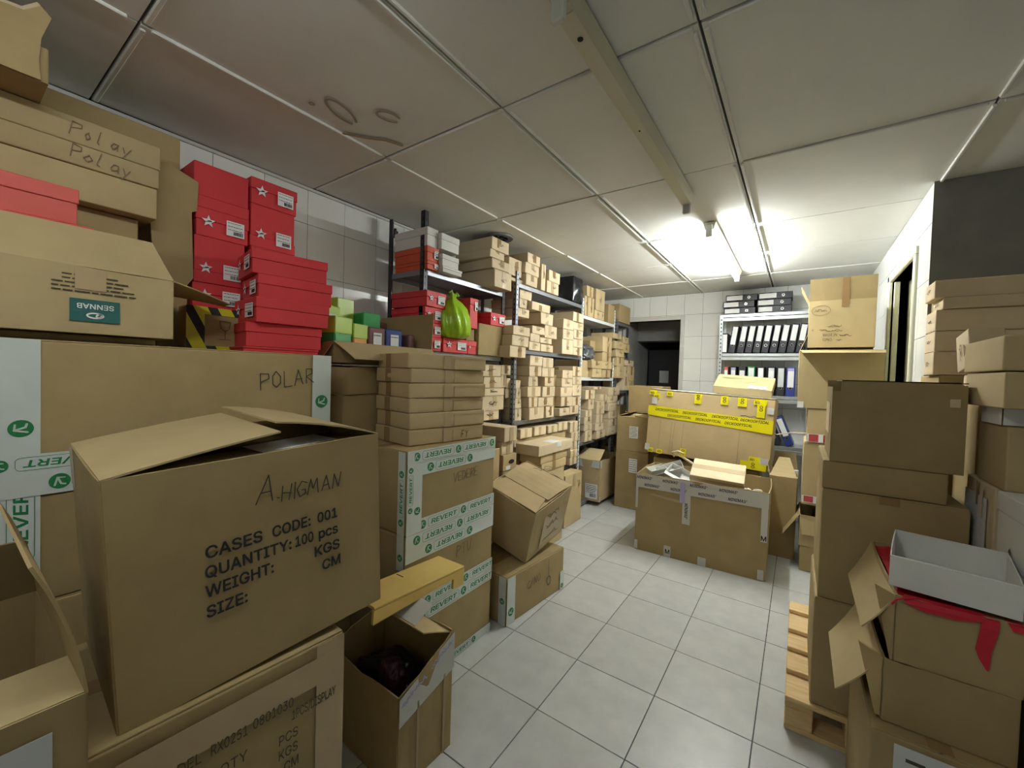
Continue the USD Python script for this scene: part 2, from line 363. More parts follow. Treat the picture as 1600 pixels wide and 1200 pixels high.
def address_label(parent, fr, u0, u1, v0, v1, lift=.004, seed=0, mat='paper', ink='print_black', lines=5, bars=True):
    l = obj('paper_label', onface(strip(u0, u1, v0, v1), fr, lift=lift), mat, parent)
    rs = np.random.default_rng(seed); w, h = u1 - u0, v1 - v0; ms = []
    for i in range(lines):
        y = v1 - h * (.12 + .76 * i / max(lines - 1, 1) * (.6 if bars else 1)); x = u0 + w * .08
        while x < u1 - w * .15:
            k = w * rs.uniform(.05, .16); 
            if x + k < u1 - w * .06: ms.append(strip(x, x + k, y - h * .022, y + h * .012))
            x += k + w * .03
    if bars:
        x = u0 + w * .40
        while x < u1 - w * .1:
            k = w * rs.uniform(.008, .025); ms.append(strip(x, x + k, v0 + h * .1, v0 + h * .34)); x += k + w * rs.uniform(.01, .022)
    obj('print', onface(cat(*ms), fr, lift=lift + .0008), ink, l)
    return l
def shoe_box(label, x0, x1, y0, y1, z0, z1, mat='red_card', front='+x', yaw=0, group=None, star=True, lab=True, lowstar=False, lidh=.4, feat_lift=.003, name='shoe_box', inv=False):
    w, d, h = x1 - x0, y1 - y0, z1 - z0
    t = thing(name, label, 'shoe box', ((x0 + x1) / 2, (y0 + y1) / 2, z0), yaw, group=group)
    e = .003
    lh = min(.05, h * lidh)
    if inv:
        obj('box_body', chbox(-w / 2 + e, w / 2 - e, -d / 2 + e, d / 2 - e, lh, h, .002), mat, t); obj('lid', chbox(-w / 2, w / 2, -d / 2, d / 2, 0, lh, .002), mat, t)
    else:
        obj('box_body', chbox(-w / 2 + e, w / 2 - e, -d / 2 + e, d / 2 - e, 0, h - lh, .002), mat, t); obj('lid', chbox(-w / 2, w / 2, -d / 2, d / 2, h - lh, h, .002), mat, t)
    fr = frame(front, w, d, h); W = d if front in ('+x', '-x') else w
    hh = min(h, .115); vb = 0 if (lowstar or h < .13) else h - hh
    if star:
        sr = min(hh * .27, W * .13); s = obj('star', onface(extr(star_shape(sr), .0005), fr, W * .22, vb + hh * .55, feat_lift), 'paper', t)
        obj('print', onface(cat(strip(-sr * .42, sr * .45, -sr * .08, sr * .02), strip(-sr * .1, sr * .35, sr * .04, sr * .14)), fr, W * .22, vb + hh * .55, feat_lift + .0008, 12), 'print_black', s)
    if lab: address_label(t, fr, W * .55, W * .90, vb + hh * .22, vb + hh * .78, feat_lift, hash_(label), lines=3)
    return t

# ------------------------------------------------------------------ measured sizes of the rack trays and small boxes (metres)
SHELF={'A1': 2.176, 'A2': 1.637, 'A3': 1.122, 'B1': 2.267, 'B2': 1.713, 'B3': 1.096, 'C1': 2.174, 'C2': 1.485, 'C3': 0.75, 'C4': 0.051, 'D1': 2.219, 'D2': 1.762, 'D3': 1.318, 'D4': 0.789}
SMALL=[
('shoe', -2.0, 2.002, 2.197, 2.177, 2.2161, 0.33, 'white', 'mark', 'white shoe box, lowest in white pile beside the orange-red boxes, first rack', 'A1'),
('shoe', -2.03, 1.89, 2.0, 2.177, 2.23, 0.33, 'orange', 'lab', 'orange-red shoe box, lowest in pair at near end of first rack top shelf', 'A1'),
('small', -1.97, 2.532, 2.761, 2.177, 2.3165, 0.36, 'buff', 'tape,mark', 'brown cardboard box, lowest in column below the ceiling vent, first rack', 'A1'),
('shoe', -2.0, 1.997, 2.16, 2.2167, 2.2964, 0.33, 'white', 'mark', 'white shoe box, second in white pile beside the orange-red boxes, first rack', 'A1'),
('shoe', -2.03, 1.887, 1.995, 2.2306, 2.325, 0.33, 'orange', 'lab', 'orange-red shoe box, topmost in pair at near end of first rack top shelf', 'A1'),
('small', -1.98, 2.778, 2.945, 2.2723, 2.3027, 0.3, 'buff', 'tape,mark', 'flat brown cardboard box, lowest in column right of the vent stack, first rack', 'A1'),
('small', -1.97, 2.509, 2.724, 2.3171, 2.3921, 0.36, 'buff', 'tape,mark', 'brown cardboard box, third in column below the ceiling vent, first rack', 'A1'),
('shoe', -2.03, 1.883, 1.982, 2.3256, 2.4483, 0.33, 'white', '', 'white shoe box with lid, on the orange-red boxes, near end of first rack', 'A1'),
('shoe', -2.0, 1.984, 2.161, 2.3256, 2.4318, 0.33, 'white', 'mark', 'white shoe box, topmost in white pile beside the orange-red boxes, first rack', 'A1'),
('small', -1.98, 2.736, 2.924, 2.3171, 2.4601, 0.3, 'buff', 'tape,mark', 'flat brown cardboard box, topmost in column right of the vent stack, first rack', 'A1'),
('small', -1.97, 2.469, 2.654, 2.3927, 2.4549, 0.36, 'buff', 'tape,mark', 'brown cardboard box, second in column below the ceiling vent, first rack', 'A1'),
('small', -1.97, 2.488, 2.709, 2.4555, 2.5523, 0.36, 'buff', 'tape,mark', 'brown cardboard box, topmost in column below the ceiling vent, first rack', 'A1'),
('small', -1.945, 3.292, 3.518, 2.2674, 2.3778, 0.3, 'buff', 'tape,mark', 'pale cardboard box, lowest in right column on the top shelf of the second rack', 'B1'),
('small', -1.945, 2.936, 3.127, 2.2674, 2.3647, 0.3, 'buff', 'tape,mark', 'pale cardboard box, lowest in left column on the top shelf of the second rack', 'B1'),
('small', -1.945, 3.181, 3.262, 2.2674, 2.504, 0.3, 'buff', 'tape,mark', 'narrow upright cardboard box, slot between the columns, top shelf of the second rack', 'B1'),
('small', -1.945, 2.921, 3.144, 2.3653, 2.4585, 0.3, 'buff', 'tape,mark', 'pale cardboard box, second in left column on the top shelf of the second rack', 'B1'),
('small', -1.945, 3.321, 3.538, 2.3784, 2.484, 0.3, 'buff', 'tape,mark', 'pale cardboard box, topmost in right column on the top shelf of the second rack', 'B1'),
('small', -1.945, 2.956, 3.16, 2.4591, 2.5484, 0.3, 'buff', 'tape,mark', 'pale cardboard box, topmost in left column on the top shelf of the second rack', 'B1'),
('small', -1.985, 4.19, 4.312, 2.1747, 2.3961, 0.3, 'kraft2', 'tape,mark', 'slim cardboard box, lowest in pile left on the top shelf of the third rack', 'C1'),
('small', -1.985, 4.672, 4.754, 2.1747, 2.2796, 0.3, 'kraft2', 'tape,mark', 'thin cardboard box on edge, white beam end of the third rack, beside the tall pile', 'C1'),
('small', -1.985, 4.451, 4.67, 2.1747, 2.2788, 0.3, 'kraft2', 'tape,mark', 'tall cardboard box, lowest in right pile on the top shelf of the third rack', 'C1'),
('small', -1.985, 4.314, 4.442, 2.1747, 2.395, 0.3, 'kraft2', 'tape,mark', 'upright slim cardboard box, gap next to the slim pile, top shelf of the third rack', 'C1'),
('small', -1.985, 4.493, 4.752, 2.2802, 2.5304, 0.3, 'kraft2', 'tape,mark', 'tall cardboard box, topmost in right pile on the top shelf of the third rack', 'C1'),
('small', -1.985, 4.23, 4.411, 2.3967, 2.5166, 0.3, 'kraft2', 'tape,mark', 'slim cardboard box, topmost in pile left on the top shelf of the third rack', 'C1'),
('small', -1.93, 2.703, 2.954, 1.6374, 1.732, 0.3, 'buff', 'tape,mark', 'pale cardboard box, lowest in three box column in front of the second upright', 'A2'),
('small', -1.93, 2.735, 2.989, 1.7326, 1.8227, 0.3, 'buff', 'tape,mark', 'pale cardboard box, second in three box column in front of the second upright', 'A2'),
('small', -1.93, 2.749, 3.004, 1.8233, 1.9021, 0.3, 'buff', 'tape,mark', 'pale cardboard box, topmost in three box column in front of the second upright', 'A2'),
('small', -1.925, 3.591, 3.822, 1.7136, 1.8612, 0.3, 'buff', 'tape,mark', 'pale cardboard box, lowest in left half of double column, third upright, second shelf', 'B2'),
('small', -1.955, 3.232, 3.462, 1.7136, 1.7837, 0.3, 'buff', 'tape,mark', 'pale cardboard box, lowest in column over the grey shelf end, second rack', 'B2'),
('small', -1.925, 3.824, 4.035, 1.7136, 1.7961, 0.3, 'buff', 'tape,mark', 'pale cardboard box, lowest in right half of double column, third upright, second shelf', 'B2'),
('small', -1.955, 3.036, 3.224, 1.7136, 1.7909, 0.3, 'buff', 'tape,mark', 'pale cardboard box, lowest in middle column of the second shelf, second rack', 'B2'),
('small', -1.955, 3.216, 3.432, 1.7915, 1.8466, 0.3, 'buff', 'tape,mark', 'pale cardboard box, second in column over the grey shelf end, second rack', 'B2'),
('small', -1.955, 3.042, 3.208, 1.7915, 1.8643, 0.3, 'buff', 'tape,mark', 'pale cardboard box, fourth in middle column of the second shelf, second rack', 'B2'),
('small', -1.925, 3.83, 4.045, 1.7967, 1.8855, 0.3, 'buff', 'tape,mark', 'pale cardboard box, fourth in right half of double column, third upright, second shelf', 'B2'),
('small', -1.925, 3.597, 3.824, 1.8618, 1.9623, 0.3, 'buff', 'tape,mark', 'pale cardboard box, second in left half of double column, third upright, second shelf', 'B2'),
('small', -1.955, 3.085, 3.294, 1.8649, 1.9364, 0.3, 'buff', 'tape,mark', 'pale cardboard box, third in middle column of the second shelf, second rack', 'B2'),
('small', -1.955, 3.295, 3.526, 1.8472, 1.9663, 0.3, 'buff', 'tape,mark', 'pale cardboard box, topmost in column over the grey shelf end, second rack', 'B2'),
('small', -1.925, 3.826, 4.037, 1.8861, 1.9801, 0.3, 'buff', 'tape,mark', 'pale cardboard box, third in right half of double column, third upright, second shelf', 'B2'),
('small', -1.925, 3.603, 3.817, 1.9629, 2.0634, 0.3, 'buff', 'tape,mark', 'pale cardboard box, topmost in left half of double column, third upright, second shelf', 'B2'),
('small', -1.995, 2.919, 3.086, 1.9951, 2.0723, 0.3, 'buff', 'tape,mark', 'pale cardboard box, lowest in column just right of second upright, second rack', 'B2'),
('small', -1.925, 3.819, 4.061, 1.9807, 2.0581, 0.3, 'buff', 'tape,mark', 'pale cardboard box, second in right half of double column, third upright, second shelf', 'B2'),
('small', -1.955, 3.225, 3.443, 1.9669, 2.0747, 0.3, 'buff', 'tape,mark', 'pale cardboard box, second in middle column of the second shelf, second rack', 'B2'),
('small', -1.995, 2.915, 3.044, 2.0729, 2.1535, 0.3, 'buff', 'tape,mark', 'pale cardboard box, second in column just right of second upright, second rack', 'B2'),
('small', -1.925, 3.809, 4.054, 2.064, 2.1617, 0.3, 'buff', 'tape,mark', 'pale cardboard box, topmost in right half of double column, third upright, second shelf', 'B2'),
('small', -1.955, 3.067, 3.376, 2.0753, 2.1479, 0.3, 'buff', 'tape,mark', 'pale cardboard box, topmost in middle column of the second shelf, second rack', 'B2'),
('small', -1.995, 2.929, 3.118, 2.1541, 2.2434, 0.3, 'buff', 'tape,mark', 'pale cardboard box, topmost in column just right of second upright, second rack', 'B2'),
('small', -1.925, 3.573, 3.791, 1.0962, 1.1751, 0.3, 'buff', 'tape,mark', 'pale cardboard box, lowest in left half of double column, third upright, third shelf', 'B3'),
('small', -1.925, 3.793, 4.006, 1.0962, 1.187, 0.3, 'buff', 'tape,mark', 'pale cardboard box, lowest in right half of double column, third upright, third shelf', 'B3'),
('small', -1.935, 3.039, 3.298, 1.0962, 1.2075, 0.3, 'buff', 'tape,mark', 'pale cardboard box, lowest in left column of the third shelf, second rack', 'B3'),
('small', -1.935, 3.327, 3.48, 1.0962, 1.205, 0.3, 'buff', 'tape,mark', 'pale cardboard box, lowest in right column of the third shelf, second rack', 'B3'),
('small', -1.985, 2.894, 2.993, 1.0962, 1.2029, 0.3, 'buff', 'tape,mark', 'pale cardboard box, lowest in narrow column behind the second upright, third shelf', 'B3'),
('small', -1.925, 3.618, 3.847, 1.1876, 1.2873, 0.3, 'buff', 'tape,mark', 'pale cardboard box, fourth in left half of double column, third upright, third shelf', 'B3'),
('small', -1.925, 3.849, 4.031, 1.1876, 1.2808, 0.3, 'buff', 'tape,mark', 'pale cardboard box, fourth in right half of double column, third upright, third shelf', 'B3'),
('small', -1.985, 2.889, 2.982, 1.2035, 1.2881, 0.3, 'buff', 'tape,mark', 'pale cardboard box, third in narrow column behind the second upright, third shelf', 'B3'),
('small', -1.935, 3.184, 3.467, 1.2081, 1.2932, 0.3, 'buff', 'tape,mark', 'pale cardboard box, fifth in right column of the third shelf, second rack', 'B3'),
('small', -1.935, 3.033, 3.178, 1.2081, 1.3005, 0.3, 'buff', 'tape,mark', 'pale cardboard box, fifth in left column of the third shelf, second rack', 'B3'),
('small', -1.925, 3.598, 3.839, 1.2879, 1.3828, 0.3, 'buff', 'tape,mark', 'pale cardboard box, third in left half of double column, third upright, third shelf', 'B3'),
('small', -1.985, 2.894, 2.972, 1.2887, 1.3757, 0.3, 'buff', 'tape,mark', 'pale cardboard box, second in narrow column behind the second upright, third shelf', 'B3'),
('small', -1.935, 2.997, 3.229, 1.3011, 1.3934, 0.3, 'buff', 'tape,mark', 'pale cardboard box, fourth in left column of the third shelf, second rack', 'B3'),
('small', -1.935, 3.269, 3.492, 1.2938, 1.3913, 0.3, 'buff', 'tape,mark', 'pale cardboard box, fourth in right column of the third shelf, second rack', 'B3'),
('small', -1.925, 3.841, 4.053, 1.2879, 1.4071, 0.3, 'buff', 'tape,mark', 'pale cardboard box, third in right half of double column, third upright, third shelf', 'B3'),
('small', -1.985, 2.89, 2.967, 1.3763, 1.4468, 0.3, 'buff', 'tape,mark', 'pale cardboard box, topmost in narrow column behind the second upright, third shelf', 'B3'),
('small', -1.925, 3.605, 3.832, 1.3834, 1.4713, 0.3, 'buff', 'tape,mark', 'pale cardboard box, second in left half of double column, third upright, third shelf', 'B3'),
('small', -1.935, 3.012, 3.167, 1.394, 1.4826, 0.3, 'buff', 'tape,mark', 'pale cardboard box, third in left column of the third shelf, second rack', 'B3'),
('small', -1.935, 3.304, 3.468, 1.3919, 1.4803, 0.3, 'buff', 'tape,mark', 'pale cardboard box, third in right column of the third shelf, second rack', 'B3'),
('small', -1.925, 3.834, 4.045, 1.4077, 1.4931, 0.3, 'buff', 'tape,mark', 'pale cardboard box, second in right half of double column, third upright, third shelf', 'B3'),
('small', -1.925, 3.619, 3.828, 1.4719, 1.5538, 0.3, 'buff', 'tape,mark', 'pale cardboard box, topmost in left half of double column, third upright, third shelf', 'B3'),
('small', -1.935, 3.246, 3.467, 1.4809, 1.5677, 0.3, 'buff', 'tape,mark', 'pale cardboard box, second in right column of the third shelf, second rack', 'B3'),
('small', -1.935, 3.017, 3.234, 1.4832, 1.5774, 0.3, 'buff', 'tape,mark', 'pale cardboard box, second in left column of the third shelf, second rack', 'B3'),
('small', -1.925, 3.833, 4.061, 1.4937, 1.5989, 0.3, 'buff', 'tape,mark', 'pale cardboard box, topmost in right half of double column, third upright, third shelf', 'B3'),
('small', -1.935, 3.242, 3.442, 1.5683, 1.6612, 0.3, 'buff', 'tape,mark', 'pale cardboard box, topmost in right column of the third shelf, second rack', 'B3'),
('small', -1.935, 3.027, 3.24, 1.578, 1.6671, 0.3, 'buff', 'tape,mark', 'pale cardboard box, topmost in left column of the third shelf, second rack', 'B3'),
('small', -1.945, 5.132, 5.406, 1.4857, 1.6413, 0.3, 'kraft2', 'tape,mark', 'pale cardboard box, lowest in tall column at fourth upright, third rack', 'C2'),
('small', -1.965, 4.692, 4.976, 1.4857, 1.584, 0.3, 'kraft2', 'tape,mark', 'pale cardboard box, lowest in mid column beside the dark plastic bag, third rack', 'C2'),
('small', -1.965, 4.42, 4.688, 1.4857, 1.5917, 0.3, 'kraft2', 'tape,mark', 'pale cardboard box, lowest in low pair left of the mid column, third rack', 'C2'),
('small', -1.965, 4.682, 5.009, 1.5923, 1.688, 0.3, 'kraft2', 'tape,mark', 'pale cardboard box, third in mid column beside the dark plastic bag, third rack', 'C2'),
('small', -1.965, 4.384, 4.679, 1.5923, 1.6899, 0.3, 'kraft2', 'tape,mark', 'pale cardboard box, topmost in low pair left of the mid column, third rack', 'C2'),
('small', -1.945, 5.12, 5.391, 1.6419, 1.7607, 0.3, 'kraft2', 'tape,mark', 'pale cardboard box, fourth in tall column at fourth upright, third rack', 'C2'),
('small', -1.965, 4.702, 4.977, 1.6886, 1.8003, 0.3, 'kraft2', 'tape,mark', 'pale cardboard box, second in mid column beside the dark plastic bag, third rack', 'C2'),
('small', -1.945, 5.087, 5.378, 1.7613, 1.8616, 0.3, 'kraft2', 'tape,mark', 'pale cardboard box, third in tall column at fourth upright, third rack', 'C2'),
('small', -1.965, 4.684, 4.989, 1.8009, 1.9888, 0.3, 'kraft2', 'tape,mark', 'pale cardboard box, topmost in mid column beside the dark plastic bag, third rack', 'C2'),
('small', -1.945, 5.021, 5.341, 1.8622, 1.9627, 0.3, 'kraft2', 'tape,mark', 'pale cardboard box, second in tall column at fourth upright, third rack', 'C2'),
('small', -1.945, 4.957, 5.258, 1.9894, 2.0617, 0.3, 'kraft2', 'tape,mark', 'pale cardboard box, topmost in tall column at fourth upright, third rack', 'C2'),
('small', -1.955, 5.362, 5.602, 1.8342, 1.953, 0.3, 'kraft2', 'tape,mark', 'pale cardboard box, lowest in rack beside the doorway, upper shelf', 'D2'),
('small', -1.955, 5.353, 5.56, 1.9536, 2.0419, 0.3, 'kraft2', 'tape,mark', 'pale cardboard box, topmost in rack beside the doorway, upper shelf', 'D2'),
('small', -1.935, 5.595, 5.786, 1.3188, 1.4527, 0.3, 'kraft2', 'tape,mark', 'pale cardboard box, lowest in doorway end of the middle shelf on the fourth rack', 'D3'),
('small', -1.955, 5.434, 5.59, 1.3188, 1.5079, 0.3, 'buff', 'tape,mark', 'pale cardboard box, lowest in rack beside the doorway, middle shelf', 'D3'),
('small', -1.935, 5.592, 5.787, 1.4533, 1.6565, 0.3, 'kraft2', 'tape,mark', 'pale cardboard box, topmost in doorway end of the middle shelf on the fourth rack', 'D3'),
('small', -1.955, 5.443, 5.585, 1.5085, 1.6514, 0.3, 'buff', 'tape,mark', 'pale cardboard box, second in rack beside the doorway, middle shelf', 'D3'),
('small', -1.955, 5.459, 5.808, 1.6571, 1.739, 0.3, 'buff', 'tape,mark', 'pale cardboard box, topmost in rack beside the doorway, middle shelf', 'D3'),
('small', -1.955, 4.927, 5.343, 0.7503, 0.865, 0.3, 'buff', 'tape,mark', 'pale cardboard box, lowest in third column on the third shelf of the third rack', 'C3'),
('small', -1.935, 5.244, 5.534, 0.8656, 1.1242, 0.3, 'kraft2', 'tape,mark', 'tall grey-brown cardboard carton, shelf end next to the doorway, third rack', 'C3'),
('small', -1.955, 4.57, 4.834, 0.7503, 0.8549, 0.3, 'buff', 'tape,mark', 'pale cardboard box, lowest in second column on the third shelf of the third rack', 'C3'),
('small', -1.965, 4.271, 4.471, 0.7503, 0.8755, 0.3, 'buff', 'tape,mark', 'pale cardboard box, lowest in first column on the third shelf of the third rack', 'C3'),
('small', -1.955, 4.535, 4.766, 0.8555, 0.9417, 0.3, 'buff', 'tape,mark', 'pale cardboard box, fifth in second column on the third shelf of the third rack', 'C3'),
('small', -1.955, 4.939, 5.232, 0.8656, 0.9652, 0.3, 'buff', 'tape,mark', 'pale cardboard box, fifth in third column on the third shelf of the third rack', 'C3'),
('small', -1.965, 4.248, 4.455, 0.8761, 0.9536, 0.3, 'buff', 'tape,mark', 'pale cardboard box, fifth in first column on the third shelf of the third rack', 'C3'),
('small', -1.955, 4.554, 4.737, 0.9423, 1.0466, 0.3, 'buff', 'tape,mark', 'pale cardboard box, fourth in second column on the third shelf of the third rack', 'C3'),
('small', -1.965, 4.241, 4.448, 0.9542, 1.0407, 0.3, 'buff', 'tape,mark', 'pale cardboard box, fourth in first column on the third shelf of the third rack', 'C3'),
('small', -1.955, 4.94, 5.242, 0.9658, 1.0663, 0.3, 'buff', 'tape,mark', 'pale cardboard box, fourth in third column on the third shelf of the third rack', 'C3'),
('small', -1.965, 4.268, 4.45, 1.0413, 1.1148, 0.3, 'buff', 'tape,mark', 'pale cardboard box, third in first column on the third shelf of the third rack', 'C3'),
('small', -1.955, 4.559, 4.787, 1.0472, 1.202, 0.3, 'buff', 'tape,mark', 'pale cardboard box, third in second column on the third shelf of the third rack', 'C3'),
('small', -1.955, 4.898, 5.218, 1.0669, 1.169, 0.3, 'buff', 'tape,mark', 'pale cardboard box, third in third column on the third shelf of the third rack', 'C3'),
('small', -1.965, 4.344, 4.495, 1.1154, 1.2351, 0.3, 'buff', 'tape,mark', 'pale cardboard box, second in first column on the third shelf of the third rack', 'C3'),
('small', -1.955, 4.89, 5.207, 1.1696, 1.2615, 0.3, 'buff', 'tape,mark', 'pale cardboard box, second in third column on the third shelf of the third rack', 'C3'),
('small', -1.955, 4.646, 4.854, 1.2026, 1.2872, 0.3, 'buff', 'tape,mark', 'pale cardboard box, second in second column on the third shelf of the third rack', 'C3'),
('small', -1.965, 4.258, 4.504, 1.2357, 1.3461, 0.3, 'buff', 'tape,mark', 'pale cardboard box, topmost in first column on the third shelf of the third rack', 'C3'),
('small', -1.955, 4.921, 5.29, 1.2621, 1.3693, 0.3, 'buff', 'tape,mark', 'pale cardboard box, topmost in third column on the third shelf of the third rack', 'C3'),
('small', -1.955, 4.451, 4.675, 1.3467, 1.381, 0.3, 'buff', 'tape,mark', 'pale cardboard box, topmost in second column on the third shelf of the third rack', 'C3'),
('small', -2.02, 2.479, 2.709, 1.1229, 1.1994, 0.3, 'buff', 'tape,mark2', 'pale cardboard box, lowest in pile left of the second upright, third shelf of first rack', 'A3'),
('small', -2.02, 2.482, 2.773, 1.2, 1.3191, 0.3, 'buff', 'tape,mark2', 'pale cardboard box, fourth in pile left of the second upright, third shelf of first rack', 'A3'),
('small', -2.05, 2.834, 2.895, 1.2896, 1.3734, 0.3, 'buff', '', 'pale cardboard box, lowest in dark corner at the second upright, third shelf of first rack', 'A3'),
('small', -2.02, 2.487, 2.778, 1.3197, 1.3813, 0.3, 'buff', 'tape,mark2', 'pale cardboard box, third in pile left of the second upright, third shelf of first rack', 'A3'),
('small', -2.05, 2.849, 2.901, 1.374, 1.4608, 0.3, 'buff', '', 'pale cardboard box, topmost in dark corner at the second upright, third shelf of first rack', 'A3'),
('small', -2.02, 2.499, 2.729, 1.3819, 1.4737, 0.3, 'buff', 'tape,mark2', 'pale cardboard box, second in pile left of the second upright, third shelf of first rack', 'A3'),
('small', -2.04, 2.76, 2.835, 1.3819, 1.4871, 0.3, 'buff', 'tape,mark', 'pale cardboard box, lowest in gap beside the marked pile, third shelf of first rack', 'A3'),
('small', -2.02, 2.463, 2.725, 1.4743, 1.5673, 0.3, 'buff', 'tape,mark2', 'pale cardboard box, topmost in pile left of the second upright, third shelf of first rack', 'A3'),
('small', -2.04, 2.756, 2.909, 1.4877, 1.5725, 0.3, 'buff', 'tape,mark', 'pale cardboard box, topmost in gap beside the marked pile, third shelf of first rack', 'A3'),
]
LEAN_LOC, LEAN_ROT = (-1.565, 2.41, .389), (-2.0, 10.0, 16.7)

# ------------------------------------------------------------------ the room
X0, X1, Y0, Y1 = -2.5, 1.7, -1.7, 5.65
TS, FX, FY = .40185, -1.309, 1.5705
fl = struct('floor', bx(X0 - .1, X1 + .1, Y0 - .1, Y1 + .1, -.12, -.004), 'floor_grout', 'grey square-tiled floor with dark joints')
rs = np.random.default_rng(3)
for i in range(-4, 9):
    for j in range(-9, 12):
        a, b, c, e = FX + TS * i, FX + TS * (i + 1), FY + TS * j, FY + TS * (j + 1)
        a, b, c, e = max(a, X0), min(b, X1), max(c, Y0), min(e, Y1)
        if b - a > .02 and e - c > .02:
            g = .0018; obj('tile', chbox(a + g, b - g, c + g, e - g, -.006, rs.uniform(-.0006, 0), .0012), 'floor_tile', fl)
cl = struct('ceiling', bx(X0 - .1, X1 + .1, Y0 - .1, Y1 + .1, CE + .012, CE + .1), 'grout', 'low panelled ceiling with painted battens over the joints')
CX = [X0, -1.797, -1.052, -.298, .576, 1.32, X1]; CY = [Y0, -.57, .40, 1.371, 2.345, 3.352, 4.12, 4.892, Y1]
for i in range(len(CX) - 1):
    for j in range(len(CY) - 1):
        g = .004 if (i + j) % 3 else .006
        sag = rs.uniform(-.004, .002)
        z = [CE + rs.uniform(-.003, .003) for _ in range(4)]
        a, b, c, e = CX[i] + g, CX[i + 1] - g, CY[j] + g, CY[j + 1] - g
        obj('ceiling_panel', hexa([(a, c, z[0]), (b, c, z[1]), (b, e, z[2]), (a, e, z[3])], [(a, c, CE + .013), (b, c, CE + .013), (b, e, CE + .013), (a, e, CE + .013)]), 'ceiling_paint', cl)
for k, x in enumerate(CX[1:-1]):
    for j in range(len(CY) - 1):
        for s in ((-1, 1) if k in (1, 2) else (1,)):
            o = s * (.017 if k in (1, 2) else 0) + rs.uniform(-.002, .002)
            obj('joint_batten', chbox(x + o - .007, x + o + .007, CY[j] + .03, CY[j + 1] - .03, CE - .009, CE + .004, .003), 'ceiling_paint', cl)
for k, y in enumerate(CY[1:-1]):
    if k in (1, 2, 3, 6):
        for i in range(len(CX) - 1):
            if k == 3 and i in (1, 2): continue
            obj('joint_batten', chbox(CX[i] + .02, CX[i + 1] - .02, y + .006, y + .022, CE - .007, CE + .004, .003), 'ceiling_paint', cl)
# brown water marks on the panel by the red boxes
def ring_poly(cx, cy, a, b, ang, w, f0=0, f1=1):
    t = np.linspace(f0 * 2 * math.pi, f1 * 2 * math.pi, 26); c, s = math.cos(ang), math.sin(ang)
    return LineString([(cx + a * math.cos(q) * c - b * math.sin(q) * s, cy + a * math.cos(q) * s + b * math.sin(q) * c) for q in t]).buffer(w, quad_segs=2)
st_ = unary_union([ring_poly(-1.645, 1.02, .085, .035, 1.9, .006, .05, .92), ring_poly(-1.50, 1.15, .05, .03, 1.2, .006, .1, .9), LineString([(-1.78, 1.12), (-1.72, 1.20), (-1.66, 1.26), (-1.63, 1.33)]).buffer(.009), ring_poly(-1.70, .92, .008, .008, 0, .005)])
obj('water_stain', move(extr(st_, .0006), (0, 0, CE - .0075)), 'stain', cl)

def tiled_wall(name, label, axis, at, u0, u1, z1, tw, th, uo, zo, out, holes=(), mat='white_tile'):
    """A wall slab with single glazed tiles on its face; axis is the wall's normal direction."""
    def slab(a, b, c, e, d0, d1): return bx(min(d0, d1), max(d0, d1), a, b, c, e) if axis == 'x' else bx(a, b, min(d0, d1), max(d0, d1), c, e)
    back = at - out * .10; ms = []
    cuts = sorted({u0, u1, *[h[0] for h in holes], *[h[1] for h in holes]})
    for a, b in zip(cuts, cuts[1:]):
        top = [h for h in holes if h[0] <= a + 1e-6 and h[1] >= b - 1e-6]
        ms.append(slab(a, b, top[0][2] if top else 0, z1, back, at - out * .003))
    w = struct(name, cat(*ms), 'grout', label)
    i0, i1 = math.floor((u0 - uo) / tw), math.ceil((u1 - uo) / tw); k0, k1 = math.floor((0 - zo) / th), math.ceil((z1 - zo) / th)
    for i in range(i0, i1):
        for k in range(k0, k1):
            a, b, c, e = max(uo + tw * i, u0), min(uo + tw * (i + 1), u1), max(zo + th * k, 0), min(zo + th * (k + 1), z1)
            bits = [(a, b, c, e)]
            for h in holes:
                nb = []
                for (a, b, c, e) in bits:
                    if b <= h[0] or a >= h[1] or c >= h[2]: nb.append((a, b, c, e)); continue
                    if a < h[0]: nb.append((a, h[0], c, e))
                    if b > h[1]: nb.append((h[1], b, c, e))
                    if e > h[2]: nb.append((max(a, h[0]), min(b, h[1]), h[2], e))
                bits = nb
            for (a, b, c, e) in bits:
                if b - a > .012 and e - c > .012:
                    g = .0014; obj('tile', slab(a + g, b - g, c + g, e - g, at - out * .004, at), mat, w)
    return w
tiled_wall('wall_left', 'left wall of white glazed tiles', 'x', X0, Y0, Y1, CE, .248, .305, 1.341, .24, 1)
DX0, DX1, DZ = -2.02, -1.30, 2.27
tiled_wall('wall_back', 'back wall of white glazed tiles around a dark doorway', 'y', Y1, X0, X1, CE, .222, .284, -1.041, .06, -1, [(DX0, DX1, DZ)])
RX, RY = .55, 3.11
OY0, OY1, OZ = 3.40, 4.26, 2.29
tiled_wall('wall_right', 'right wall, white tiles beside a cream doorway', 'x', RX, RY, Y1, CE, .25, .305, 3.33, .25, -1, [(OY0, OY1, OZ)])
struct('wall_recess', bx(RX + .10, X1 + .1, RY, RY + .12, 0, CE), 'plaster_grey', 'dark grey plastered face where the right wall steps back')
struct('wall_side', bx(X1, X1 + .1, Y0, RY, 0, CE), 'wall_paint', 'painted side wall beyond the right stacks')
struct('wall_front', bx(X0, X1, Y0 - .1, Y0, 0, CE), 'wall_paint', 'painted wall behind the viewer')
obj('corner_edge', bx(RX - .0005, RX + .101, RY - .001, RY + .004, 0, CE), 'plaster_grey', stage.GetPrimAtPath('/World/wall_recess'))
